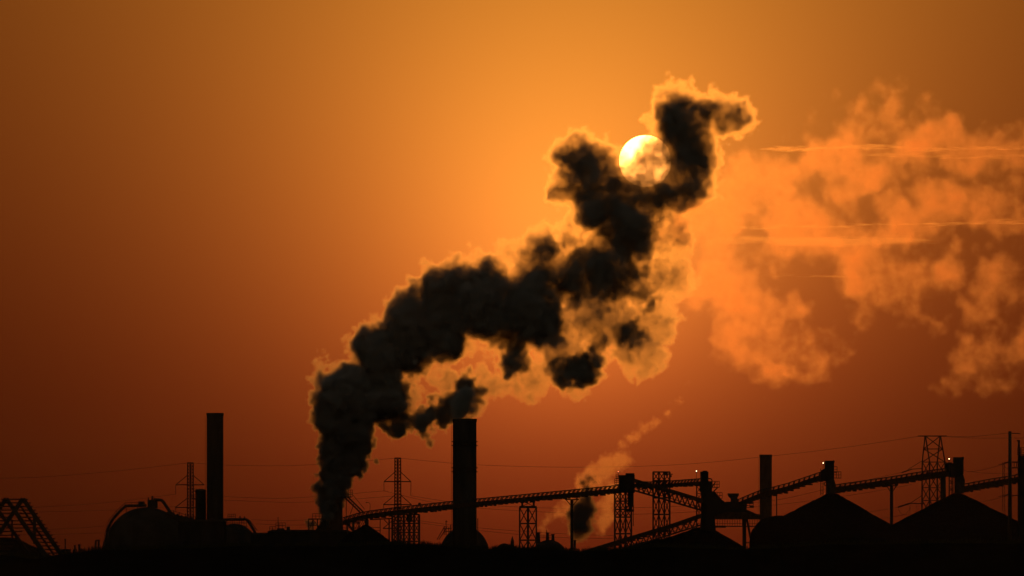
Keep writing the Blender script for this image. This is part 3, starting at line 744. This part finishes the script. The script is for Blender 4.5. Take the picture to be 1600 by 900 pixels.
# ---------------------------------------------------------------- power lines
def wire(label, pts, D0, D1, r=.045):
    """pts: photo points the wire passes through; smoothly joined and hung between two distances"""
    x0, x1 = pts[0][0], pts[-1][0]; out = []
    n = len(pts)
    for i in range(n - 1):
        p0, p1, p2, p3 = pts[max(i - 1, 0)], pts[i], pts[i + 1], pts[min(i + 2, n - 1)]
        for j in range(8):
            s = j / 8
            f = lambda a, b, c, d: .5 * (2 * b + (c - a) * s + (2 * a - 5 * b + 4 * c - d) * s * s + (3 * b - a - 3 * c + d) * s ** 3)
            out.append((f(p0[0], p1[0], p2[0], p3[0]), f(p0[1], p1[1], p2[1], p3[1])))
    out.append(pts[-1])
    w = [P(x, y, D0 + (D1 - D0) * (x - x0) / (x1 - x0)) for x, y in out]
    tag(MB().tube(w, r, 5).build('power_line', WIRE), label, 'power line', 'overhead power lines')
wire('highest wire running left from the top of the mast beside the tall left chimney', [(-60, 748), (60, 745.5), (180, 736), (297, 723)], 1900, 1760)
wire('highest wire between the tops of the two slender masts', [(297, 723), (360, 727), (450, 727.5), (540, 723), (621, 715.5)], 1760, 1650)
wire('highest wire from the middle mast across to the broad pylon on the right', [(621, 715.5), (740, 726), (900, 730), (1060, 726), (1200, 713), (1320, 699), (1434, 682)], 1650, 1620)
wire('highest wire from the broad pylon to the wooden pole', [(1479, 681.5), (1520, 682), (1576, 676.5)], 1620, 1440)
wire('thin wire just below the highest one at the right edge', [(1479, 682.5), (1530, 684.5), (1660, 684)], 1620, 1500)
wire('upper of the middle wires left of the big dome', [(-60, 797), (60, 792.5), (170, 785), (275, 772)], 1900, 1760)
wire('lower of the middle wires left of the big dome', [(-60, 802), (60, 800), (170, 797), (278, 791)], 1900, 1765)
wire('upper of two close wires between the tall left chimney and the smoking stack', [(319, 774), (400, 778), (470, 777.5), (600, 767)], 1760, 1650)
wire('lower of two close wires between the tall left chimney and the smoking stack', [(319, 780), (400, 783.5), (480, 784.5), (617, 775)], 1762, 1652)
wire('wire falling right from the middle mast behind the thick chimney', [(642, 774.5), (720, 786), (830, 793), (940, 794), (1060, 791), (1200, 783), (1300, 762), (1409, 738)], 1650, 1620)
wire('second wire just below the one behind the thick chimney', [(600, 767), (700, 789), (830, 799), (960, 803.5), (1080, 800), (1220, 788), (1340, 772), (1425, 757)], 1650, 1620)
wire('low wire left of the big dome', [(-60, 832), (80, 827), (170, 821), (280, 806)], 1900, 1760)
wire('lowest wire left of the big dome', [(-60, 837), (80, 835), (170, 832), (280, 826)], 1900, 1760)
wire('upper of two low wires left of the smoking stack', [(392, 812), (450, 813.5), (520, 810)], 1700, 1680)
wire('lower of two low wires left of the smoking stack', [(400, 818.5), (450, 820.5), (520, 819)], 1700, 1680)
wire('upper low wire crossing behind the slim trestle and the small dark puff', [(643, 812), (740, 824), (860, 833), (960, 837)], 1650, 1640)
wire('lower low wire crossing behind the slim trestle and the small dark puff', [(643, 815), (740, 828), (860, 839), (960, 842)], 1650, 1640)
wire('wire sloping up to the low left arm of the broad pylon, upper one', [(1225, 803), (1300, 804), (1360, 799.5), (1403, 792.5)], 1640, 1620)
wire('wire sloping up to the low left arm of the broad pylon, lower one', [(1330, 813), (1380, 809.5), (1421, 803)], 1640, 1620)
wire('wire dipping from the last head tower to the wooden pole', [(1505, 734), (1516, 737), (1540, 733), (1570, 725)], 1620, 1440)
wire('nearly level wire right of the last head tower', [(1516, 737), (1545, 739.5), (1600, 741)], 1620, 1600)
wire('low wire rising to the lower arm of the wooden pole', [(1534, 784), (1555, 780), (1572, 774)], 1620, 1440)

# ---------------------------------------------------------------- scrub beyond the tracks
def bush(label, x, yt, w, D, seed):
    rnd = random.Random(seed); k = K(D); b = P(x, HZ, D); b.z = 0; H = P(0, yt, D).z
    t = thing('tree', label, 'tree', b, 'small far trees left of the thick chimney')
    m = MB().tube([b + Vector((0, 0, -.1)), b + Vector((.1, 0, H * .4)), b + Vector((0, .1, H * .8))], [.22, .14, .05], 6)
    for i in range(5):
        a = rnd.uniform(0, 6.28); m.bar(b + Vector((0, 0, H * rnd.uniform(.3, .6))), b + Vector((math.cos(a) * w * k * .35, math.sin(a) * w * k * .35, H * rnd.uniform(.65, .9))), .08)
    m.build('trunk', WOOD, t)
    c = MB()
    cl = [(rnd.gauss(0, .25) * w * k, rnd.gauss(0, .25) * w * k, H * rnd.uniform(.45, .92)) for _ in range(12)]
    for _ in range(900):
        o = rnd.choice(cl); q = b + Vector(o) + Vector((rnd.gauss(0, .5), rnd.gauss(0, .5), rnd.gauss(0, .35)))
        d1 = Vector((rnd.uniform(-1, 1), rnd.uniform(-1, 1), rnd.uniform(-1, 1))).normalized() * .2; d2 = Vector((rnd.uniform(-1, 1), rnd.uniform(-1, 1), rnd.uniform(-1, 1))).normalized() * .14
        c._add([q - d1, q + d2, q + d1], [(0, 1, 2)])
    c.build('crown', LEAF, t)
for i, (lab, x, yt, w) in enumerate((('small far tree just right of the row of braced columns', 661, 842, 9), ('tiny far tree with a thin crown, between two darker ones', 670, 844, 8), ('round far tree closest to the dome behind the thick chimney', 679, 842.5, 10))):
    bush(lab, x, yt, w, 1900, i + 3)

# weeds along the crest of the earth bank
def weeds():
    rnd = random.Random(21); m = MB(); D = 1000.0
    clumps = [(rnd.uniform(-60, 1660), rnd.choice((1, 1, 1.4, 2.2, 3.2))) for _ in range(330)]
    for x, s in clumps:
        for _ in range(int(16 * s)):
            xx = x + rnd.gauss(0, 3.4 * s); dy = rnd.uniform(-5, 6); b = P(xx, bank_y(xx) + 1.0, D); b.y += dy
            h = rnd.uniform(.14, .5) * s ** .7; l = Vector((rnd.gauss(0, .16), rnd.gauss(0, .16), h)); w = Vector((rnd.uniform(.02, .06), 0, 0))
            m._add([b - w, b + w, b + l * .6 + w * 1.5, b + l], [(0, 1, 2), (0, 2, 3)])
    o = m.build('weeds', SCRUB); tag(o, 'uneven black weeds along the crest of the bank', None, kind='stuff')
weeds()
# ---------------------------------------------------------------- smoke: real volumes grown from puffs
def volume_material(name, color, g, soft=1.5, soft_col=(.86, .95, 1), glow_fade=None):
    mt = bpy.data.materials.new(name); mt.use_nodes = True
    nt = mt.node_tree; nt.nodes.clear()
    v = nt.nodes.new('ShaderNodeVolumePrincipled')
    v.inputs['Color'].default_value = (*color, 1)
    v.inputs['Density'].default_value = 1.0
    v.inputs['Density Attribute'].default_value = 'density'
    v.inputs['Anisotropy'].default_value = g
    at = nt.nodes.new('ShaderNodeAttribute'); at.attribute_name = 'density'
    ml = nt.nodes.new('ShaderNodeMath'); ml.operation = 'MULTIPLY'; ml.inputs[1].default_value = soft
    nt.links.new(at.outputs['Fac'], ml.inputs[0])
    if glow_fade:
        # weaker sun glow low in the plume is painted in: smoke colour darkens downward
        tc = nt.nodes.new('ShaderNodeTexCoord'); sx = nt.nodes.new('ShaderNodeSeparateXYZ'); nt.links.new(tc.outputs['Object'], sx.inputs[0])
        mr = nt.nodes.new('ShaderNodeMapRange'); mr.interpolation_type = 'SMOOTHSTEP'
        mr.inputs['From Min'].default_value = glow_fade[0]; mr.inputs['From Max'].default_value = glow_fade[1]; mr.inputs['To Min'].default_value = glow_fade[2]
        nt.links.new(sx.outputs['Z'], mr.inputs['Value'])
        cm = nt.nodes.new('ShaderNodeMix'); cm.data_type = 'RGBA'
        cm.inputs[6].default_value = (0, 0, 0, 1); cm.inputs[7].default_value = (*color, 1)
        nt.links.new(mr.outputs[0], cm.inputs['Factor']); nt.links.new(cm.outputs[2], v.inputs['Color'])
    b = nt.nodes.new('ShaderNodeVolumePrincipled' if glow_fade else 'ShaderNodeVolumeScatter')
    b.inputs['Color'].default_value = (*soft_col, 1)
    if glow_fade:
        b.inputs['Density Attribute'].default_value = ''
        cm2 = nt.nodes.new('ShaderNodeMix'); cm2.data_type = 'RGBA'
        cm2.inputs[6].default_value = (.34, .32, .30, 1); cm2.inputs[7].default_value = (.95, .9, .88, 1)
        nt.links.new(mr.outputs[0], cm2.inputs['Factor']); nt.links.new(cm2.outputs[2], b.inputs['Color'])
    b.inputs['Anisotropy'].default_value = -0.2
    nt.links.new(ml.outputs[0], b.inputs['Density'])
    ad = nt.nodes.new('ShaderNodeAddShader')
    nt.links.new(v.outputs[0], ad.inputs[0]); nt.links.new(b.outputs[0], ad.inputs[1])
    o = nt.nodes.new('ShaderNodeOutputMaterial')
    nt.links.new(ad.outputs[0], o.inputs['Volume'])
    return mt

def film_material(name):
    """the clear outer skin that gives the smoke its outline; the smoke itself is the volume inside"""
    mt = bpy.data.materials.new(name); mt.use_nodes = True
    nt = mt.node_tree; nt.nodes.clear()
    t = nt.nodes.new('ShaderNodeBsdfTransparent')
    o = nt.nodes.new('ShaderNodeOutputMaterial'); nt.links.new(t.outputs[0], o.inputs['Surface'])
    return mt

def plume(name, depth, dense, thin, vox, color, g, rho_d, rho_t, seed=0.0, warp=(38, 13), wsc=(45, 13), bump=17.0, bsc=24.0,
          edge_d=(8.0, 33.0), edge_t=7.0, halo=(-3.0, 4.5), bias=8.0, zr=(110.0, 470.0), var=0.6, stretch=(1, 1, 1), soft=1.5, soft_col=(.86, .95, 1), wisps=2.5, thin_spots=(), splits=(), glow_fade=None, hull=True):
    """A smoke cloud as a density grid.  dense / thin: (x, y, r[, depth]) puffs, one unit = the size a photo pixel has at that distance."""
    k = depth / F
    me = bpy.data.meshes.new(name)
    allp = dense + thin
    me.from_pydata([((p[0] - 800), (p[3] if len(p) > 3 else 0.0), (HZ - p[1])) for p in allp], [], [])
    ob = bpy.data.objects.new(name, me); C.objects.link(ob)
    ob.location = (0, depth, EYE); ob.scale = (k, k, k)
    vm = volume_material(name + '_smoke', color, g, soft, soft_col, glow_fade)
    me.materials.append(vm)
    ng = bpy.data.node_groups.new(name + '_density', 'GeometryNodeTree')
    ng.interface.new_socket('Geometry', in_out='INPUT', socket_type='NodeSocketGeometry')
    ng.interface.new_socket('Geometry', in_out='OUTPUT', socket_type='NodeSocketGeometry')
    N = ng.nodes; L = ng.links
    def node(t, **kw):
        n = N.new(t)
        for kk, v in kw.items(): setattr(n, kk, v)
        return n
    def put(s, v):
        if isinstance(v, bpy.types.NodeSocket): L.new(v, s)
        else: s.default_value = v
    def m(op, a, b=None, c=None, clamp=False):
        n = node('ShaderNodeMath', operation=op, use_clamp=clamp)
        for i, v in enumerate((a, b, c)):
            if v is not None: put(n.inputs[i], v)
        return n.outputs[0]
    def vm_(op, a, b=None, sc=None):
        n = node('ShaderNodeVectorMath', operation=op)
        put(n.inputs[0], a)
        if b is not None: put(n.inputs[1], b)
        if sc is not None: put(n.inputs['Scale'], sc)
        return n
    def noise(v, scale, detail=2.0, rough=0.5, out='Fac'):
        n = node('ShaderNodeTexNoise'); put(n.inputs['Vector'], v)
        n.inputs['Scale'].default_value = scale; n.inputs['Detail'].default_value = detail; n.inputs['Roughness'].default_value = rough
        return n.outputs[out] if out in n.outputs else n.outputs[0]
    def smooth(v, a, b):
        n = node('ShaderNodeMapRange', interpolation_type='SMOOTHSTEP')
        put(n.inputs['Value'], v); n.inputs['From Min'].default_value = a; n.inputs['From Max'].default_value = b
        return n.outputs[0]
    pos = node('GeometryNodeInputPosition').outputs[0]
    sp = vm_('ADD', pos, (seed * 131.7, seed * 57.1, seed * 91.3)).outputs[0]
    if stretch != (1, 1, 1): sp = vm_('MULTIPLY', sp, tuple(1 / s for s in stretch)).outputs[0]
    w1 = vm_('SUBTRACT', noise(sp, 1 / wsc[0], 2.0, 0.55, 'Color'), (0.5, 0.5, 0.5)).outputs[0]
    w2 = vm_('SUBTRACT', noise(sp, 1 / wsc[1], 4.0, 0.65, 'Color'), (0.5, 0.5, 0.5)).outputs[0]
    q = vm_('ADD', pos, vm_('SCALE', w1, sc=2.0 * warp[0]).outputs[0]).outputs[0]
    q = vm_('ADD', q, vm_('SCALE', w2, sc=2.0 * warp[1]).outputs[0]).outputs[0]
    sxyz = node('ShaderNodeSeparateXYZ'); L.new(pos, sxyz.inputs[0])
    up = smooth(sxyz.outputs['Z'], zr[0], zr[1])
    bil = None
    for sc, am, dt in ((bsc, 2.6 * bump, 1.0), (bsc * .42, 1.3 * bump, 1.0), (bsc * .18, .55 * bump, 1.0)):
        n_ = m('ABSOLUTE', m('SUBTRACT', noise(vm_('ADD', sp, vm_('SCALE', w2, sc=10.0).outputs[0]).outputs[0], 1.0 / sc, dt, 0.5), 0.5))
        n_ = m('MULTIPLY', m('SUBTRACT', n_, 0.1), am if sc == bsc else m('MULTIPLY', m('SUBTRACT', 1.0, m('MULTIPLY', up, .85)), am))
        bil = n_ if bil is None else m('ADD', bil, n_)
    def union(puffs, kk):
        acc = None
        for p in puffs:
            c = (p[0] - 800, p[3] if len(p) > 3 else 0.0, HZ - p[1])
            qq = q
            d = vm_('DISTANCE', qq, c).outputs['Value']
            v = m('SUBTRACT', p[2], d)
            if acc is None: acc = v
            else: acc = m('SMOOTH_MAX', acc, v, kk)
        return acc
    def ramp(v):
        return m('ADD', m('MULTIPLY', up, v[1] - v[0]), v[0]) if isinstance(v, tuple) else v
    fl = noise(sp, 1 / 27.0, 5.0, 0.68)
    fl2 = m('ADD', m('MULTIPLY', m('SUBTRACT', fl, 0.5), 4.0 * var), 1.0)
    fl2 = m('MAXIMUM', fl2, 0.04)
    wn = smooth(noise(q, 1 / 20.0, 4.0, 0.62), 0.52, 0.74)
    fl2 = m('ADD', fl2, m('MULTIPLY', m('MULTIPLY', wn, wisps), ramp((0.3, 1.0))))
    rmax = 26 + (max(halo) if isinstance(halo, tuple) else halo) + warp[0]
    lo = min(p[0] - p[2] for p in allp) - rmax * .6; hi = max(p[0] + p[2] for p in allp) + rmax * .6
    cuts = [lo] + list(splits) + [hi]; FADE = 16.0
    cubes = []
    for ci in range(len(cuts) - 1):
        xa = cuts[ci] - (FADE / 2 if ci else 0); xb = cuts[ci + 1] + (FADE / 2 if ci < len(cuts) - 2 else 0)
        near = lambda p: xa - p[2] - 34 < p[0] < xb + p[2] + 34
        sd = [p for p in dense if near(p)]; st = [p for p in thin if near(p)]; sp_all = sd + st
        md = mt_ = None
        parts = []
        if sd:
            md = m('ADD', m('ADD', union(sd, 10.0), bil), bias)
            dd = m('MULTIPLY', m('POWER', m('DIVIDE', md, ramp(edge_d), clamp=True), 1.15), ramp(rho_d))
            fd = m('MAXIMUM', m('ADD', m('MULTIPLY', m('SUBTRACT', noise(q, 1 / 34.0, 4.0, 0.6), 0.5), ramp((0.5, 5.8))), 1.0), 0.10)
            parts.append(m('MULTIPLY', dd, fd))
        if st: mt_ = m('ADD', union(st, 12.0), bil)
        if sd and halo != 0.0:
            mh = m('ADD', md, m('MULTIPLY', ramp(halo), m('MAXIMUM', m('MULTIPLY', m('SUBTRACT', noise(sp, 1 / 60.0, 2.0), 0.32), 5.0), 0.0)))
            mt_ = mh if mt_ is None else m('SMOOTH_MAX', mt_, mh, 6.0)
        if mt_ is not None:
            parts.append(m('MULTIPLY', m('MULTIPLY', smooth(mt_, 0.0, edge_t), rho_t), fl2))
        den = parts[0]
        for p in parts[1:]: den = m('ADD', den, p)
        for x, y, r, fac in thin_spots:
            d = vm_('DISTANCE', pos if r < 70 else q, (x - 800, 0.0, HZ - y)).outputs['Value']
            den = m('MULTIPLY', den, m('ADD', m('MULTIPLY', smooth(d, r * .45, r), 1.0 - fac), fac))

        if ci: den = m('MULTIPLY', den, m('DIVIDE', m('SUBTRACT', sxyz.outputs['X'], xa - 800), FADE, clamp=True))
        if ci < len(cuts) - 2: den = m('MULTIPLY', den, m('DIVIDE', m('SUBTRACT', xb - 800, sxyz.outputs['X']), FADE, clamp=True))
        x0, x1 = xa - 800, xb - 800
        z0 = min(HZ - p[1] - p[2] for p in sp_all) - rmax * 0.5; z1 = max(HZ - p[1] + p[2] for p in sp_all) + rmax * 0.5
        y0 = min((p[3] if len(p) > 3 else 0) - p[2] for p in sp_all) - rmax * 0.2; y1 = max((p[3] if len(p) > 3 else 0) + p[2] for p in sp_all) + rmax * 0.2
        vc = node('GeometryNodeVolumeCube')
        put(vc.inputs['Density'], den)
        vc.inputs['Min'].default_value = (x0, y0, z0); vc.inputs['Max'].default_value = (x1, y1, z1)
        nx, ny, nz = (max(8, int((b - a) / vox)) for a, b in ((x0, x1), (y0, y1), (z0, z1)))
        vc.inputs['Resolution X'].default_value = nx; vc.inputs['Resolution Y'].default_value = ny; vc.inputs['Resolution Z'].default_value = nz
        print(name, nx, ny, nz, nx * ny * nz / 1e6, 'M voxels')
        cubes.append(vc)
    go = node('NodeGroupOutput')
    j = node('GeometryNodeJoinGeometry')
    vv = film_material(name + '_skin'); me.materials.append(vv)
    for vc in cubes:
        sm = node('GeometryNodeSetMaterial'); L.new(vc.outputs[0], sm.inputs[0]); sm.inputs['Material'].default_value = vm
        v2m = node('GeometryNodeVolumeToMesh', resolution_mode='VOXEL_SIZE'); v2m.inputs['Voxel Size'].default_value = vox * 2.6; L.new(vc.outputs[0], v2m.inputs['Volume'])
        v2m.inputs['Threshold'].default_value = rho_t * 0.12; v2m.inputs['Adaptivity'].default_value = 0.15
        sm2 = node('GeometryNodeSetMaterial'); L.new(v2m.outputs[0], sm2.inputs[0]); sm2.inputs['Material'].default_value = vv
        gi = node('GeometryNodeGeometryToInstance'); L.new(sm.outputs[0], gi.inputs[0]); L.new(gi.outputs[0], j.inputs[0])
        if hull: L.new(sm2.outputs[0], j.inputs[0])
    L.new(j.outputs[0], go.inputs[0])
    md_ = ob.modifiers.new('density', 'NODES'); md_.node_group = ng
    return ob

DENSE = [(511, 790, 9, -18), (509, 806, 8, -20), (507, 820, 6, -22), (516, 778, 12, -14), (521, 796, 13), (522, 774, 17), (528, 750, 23), (534, 722, 28), (543, 694, 33), (540, 660, 40), (545, 622, 48), (592, 606, 46), (528, 594, 28),
         (590, 545, 38), (636, 535, 46), (648, 490, 38), (700, 470, 50), (756, 470, 58), (712, 434, 22), (812, 478, 50), (840, 505, 42), (800, 535, 26), (690, 530, 34), (770, 430, 22),
         (625, 658, 15), (655, 660, 15), (690, 636, 19), (735, 610, 18), (720, 632, 16), (808, 570, 14), (600, 655, 10),
         (838, 418, 28), (885, 434, 36), (935, 438, 38), (975, 418, 32), (985, 385, 36), (985, 352, 40), (955, 338, 34), (1000, 322, 32), (900, 400, 18),
         (928, 312, 36), (914, 272, 34), (908, 240, 26), (955, 292, 32), (935, 250, 22), (978, 300, 26), (1042, 302, 38), (1074, 290, 28), (1062, 250, 36), (1070, 215, 36), (1058, 182, 34), (1062, 156, 22),
         (1026, 256, 28, 0), (1002, 282, 24, 0), (980, 280, 18, 0), (1014, 264, 28, 4), (1036, 242, 22, -3), (990, 268, 14, 2),
         (930, 408, 32), (972, 442, 34), (850, 396, 24), (905, 462, 22), (1002, 368, 28), (958, 372, 28), (896, 290, 28), (922, 336, 28), (888, 246, 22), (945, 264, 28), (1092, 240, 28), (1084, 286, 30), (1050, 316, 22), (1122, 186, 26), (1000, 304, 24), (1030, 300, 30), (806, 562, 18), (905, 582, 20), (862, 440, 30), (866, 412, 26), (822, 442, 34), (1000, 340, 34), (975, 400, 34),
         (1100, 186, 28), (1138, 182, 23), (1160, 180, 13),
         (912, 575, 25), (938, 548, 17), (985, 522, 23), (890, 584, 18), (980, 556, 11), (960, 480, 8), (1018, 470, 10), (868, 572, 11), (968, 520, 12)]
THIN = [(850, 372, 26), (795, 392, 22), (890, 365, 26), (640, 620, 26), (700, 592, 26), (740, 545, 24), (770, 602, 34), (830, 598, 34), (870, 550, 44), (905, 500, 42),
        (950, 500, 50), (1000, 552, 42), (1030, 500, 42), (1042, 430, 46), (1050, 370, 42), (1168, 180, 16), (745, 630, 16), (900, 604, 26), (660, 672, 10), (740, 400, 14), (640, 640, 18)]
# ---------------------------------------------------------------- the sun
def build_sun():
    bm = bmesh.new(); bmesh.ops.create_uvsphere(bm, u_segments=96, v_segments=48, radius=100000 * math.tan(R(0.268)))
    me = bpy.data.meshes.new('sun'); bm.to_mesh(me); bm.free(); me.polygons.foreach_set('use_smooth', [True] * len(me.polygons))
    so = bpy.data.objects.new('sun', me); C.objects.link(so); so.location = SUN_DIR * 100000 + Vector((0, 0, EYE))
    me.materials.append(emit('sun_glow', (1, .36, .07), 15.0))
    tag(so, 'white sun disc with its lower right veiled by dark smoke', 'sun')
build_sun()
def jit(ps, a, rnd): return [(p[0], p[1], p[2], p[3] if len(p) > 3 else rnd.uniform(-a, a)) for p in ps]
rnd = random.Random(3)
o = plume('smoke_plume', 1600.0, jit(DENSE, 14, rnd), jit(THIN, 18, rnd), 1.8, (.44, .42, .42), .943, (.13, .056), .0115, edge_d=(5.5, 30.0), glow_fade=(90.0, 320.0, .14), thin_spots=[(1008, 260, 64, .52)])
tag(o, 'huge dark smoke plume leaning right from the smoking stack up to the sun', 'smoke plume')
RIGHT = [(1105, 330, 66), (1160, 285, 56), (1215, 285, 58), (1275, 238, 46), (1330, 205, 44), (1385, 172, 40), (1440, 152, 32), (1468, 205, 52), (1415, 232, 54), (1345, 272, 58), (1525, 235, 50), (1590, 245, 52), (1660, 255, 56),
         (1115, 425, 66), (1165, 470, 56), (1160, 540, 42), (1212, 568, 42), (1268, 556, 36), (1230, 505, 44), (1340, 415, 52), (1285, 360, 56), (1225, 365, 60), (1400, 350, 56), (1470, 325, 54), (1405, 440, 50), (1465, 420, 46), (1350, 485, 30), (1430, 490, 34), (1300, 535, 24),
         (1530, 330, 46), (1520, 480, 42), (1560, 440, 44), (1525, 560, 46), (1590, 540, 46), (1490, 600, 32), (1550, 605, 36), (1655, 550, 60), (1655, 470, 52), (1590, 340, 46), (1655, 345, 52)]
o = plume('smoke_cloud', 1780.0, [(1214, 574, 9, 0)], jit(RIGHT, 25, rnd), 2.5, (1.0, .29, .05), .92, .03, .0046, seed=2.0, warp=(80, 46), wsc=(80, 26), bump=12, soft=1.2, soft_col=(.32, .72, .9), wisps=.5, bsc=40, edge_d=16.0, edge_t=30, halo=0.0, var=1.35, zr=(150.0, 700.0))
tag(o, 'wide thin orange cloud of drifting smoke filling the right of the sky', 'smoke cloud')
SMALL_D = [(898, 844, 4), (902, 838, 8), (907, 829, 13), (915, 827, 9), (908, 815, 17), (901, 802, 15), (912, 800, 15), (896, 806, 9), (915, 782, 12), (908, 788, 12), (917, 766, 9), (922, 752, 7), (912, 752, 6)]
SMALL_T = [(930, 742, 22), (915, 752, 18), (945, 730, 22), (972, 720, 18), (950, 790, 20), (940, 822, 15), (880, 797, 15), (888, 777, 14), (956, 765, 20), (948, 808, 18), (892, 822, 12), (975, 700, 10), (990, 684, 13), (1006, 670, 14), (1026, 660, 12), (1046, 645, 10), (1062, 630, 9), (1076, 600, 7)]
o = plume('smoke_puff', 1590.0, jit(SMALL_D, 4, rnd), [], 1.8, (.10, .07, .05), .92, .32, .012, seed=4.0, warp=(14, 10), wsc=(30, 10), bump=6, bsc=12, edge_d=12.0, halo=-2.0, bias=2.0, soft=.3, soft_col=(.7, .9, 1))
tag(o, 'small dark puff rising from the thin flue behind the tee-headed post', 'smoke plume')
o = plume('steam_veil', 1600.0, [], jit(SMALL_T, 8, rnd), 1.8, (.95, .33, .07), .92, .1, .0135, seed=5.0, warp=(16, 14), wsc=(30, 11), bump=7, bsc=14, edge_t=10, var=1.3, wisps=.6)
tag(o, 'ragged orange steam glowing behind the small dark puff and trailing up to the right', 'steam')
STACK_D = [(714, 651, 6), (718, 646, 9), (721, 638, 11), (722, 629, 12), (728, 617, 12)]
o = plume('chimney_plume', 1572.0, jit(STACK_D, 2, rnd), [(741, 651, 6, 0), (739, 640, 8, 0)], 1.6, (.10, .09, .08), .945, .2, .013, seed=6.0, warp=(8, 6), wsc=(20, 8), bump=5, bsc=10, edge_d=6.0, edge_t=6, halo=3.0, bias=2.0)
tag(o, 'thin dark smoke leaving the thick chimney and joining the big plume', 'smoke plume')
STEAM = [(846, 826, 8, 0), (850, 816, 9, 2), (856, 808, 9, -2), (866, 812, 7, 0), (848, 834, 7, 0)]
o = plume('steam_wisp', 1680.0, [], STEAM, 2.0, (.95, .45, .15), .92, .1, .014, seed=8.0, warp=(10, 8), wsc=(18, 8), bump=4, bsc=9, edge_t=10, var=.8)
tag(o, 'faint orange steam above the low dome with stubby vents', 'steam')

# ---------------------------------------------------------------- far cloud streaks
def streak(label, pts, seed, rho, sq=.07, D=12000.0, var=1.3):
    cy_ = sum(p[1] for p in pts) / len(pts)
    pz = [(x, HZ - (HZ - y) / sq, r, 0) for x, y, r in pts]
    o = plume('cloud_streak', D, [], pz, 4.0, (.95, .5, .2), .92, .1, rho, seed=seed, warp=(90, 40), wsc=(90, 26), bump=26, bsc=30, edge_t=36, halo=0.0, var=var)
    o.scale = (o.scale[0], o.scale[0], o.scale[0] * sq)
    return tag(o, label, 'cloud', 'thin level cloud streaks in the orange smoke')
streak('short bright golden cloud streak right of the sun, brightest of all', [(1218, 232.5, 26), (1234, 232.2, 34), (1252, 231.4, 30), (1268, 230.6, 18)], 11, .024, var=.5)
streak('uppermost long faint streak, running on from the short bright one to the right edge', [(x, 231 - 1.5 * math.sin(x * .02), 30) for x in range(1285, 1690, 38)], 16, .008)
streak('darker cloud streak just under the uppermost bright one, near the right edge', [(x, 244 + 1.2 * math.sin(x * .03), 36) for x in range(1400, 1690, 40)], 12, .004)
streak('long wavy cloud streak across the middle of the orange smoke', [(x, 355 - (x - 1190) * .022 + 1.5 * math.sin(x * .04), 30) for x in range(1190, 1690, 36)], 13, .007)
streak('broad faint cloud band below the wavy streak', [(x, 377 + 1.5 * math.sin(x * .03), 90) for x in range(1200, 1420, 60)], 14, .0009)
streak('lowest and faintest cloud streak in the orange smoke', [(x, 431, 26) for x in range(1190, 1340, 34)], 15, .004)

# ---------------------------------------------------------------- air
def build_haze():
    x, y0, y1, z1 = 6100.0, -1600.0, 8100.0, 178.0
    m = MB().box((0, (y0 + y1) / 2, (z1 - 1.6) / 2), (2 * x, y1 - y0, z1 + 1.6))
    mt = bpy.data.materials.new('haze_air'); mt.use_nodes = True; nt = mt.node_tree; nt.nodes.clear()
    v = nt.nodes.new('ShaderNodeVolumePrincipled'); v.inputs['Color'].default_value = (.9, .85, .8, 1)
    v.inputs['Density'].default_value = HAZE; v.inputs['Density Attribute'].default_value = ''; v.inputs['Anisotropy'].default_value = .7
    o = nt.nodes.new('ShaderNodeOutputMaterial'); nt.links.new(v.outputs[0], o.inputs['Volume'])
    ob = m.build('haze', mt); tag(ob, None, None, kind='stuff')
HAZE = 3.8e-6
build_haze()
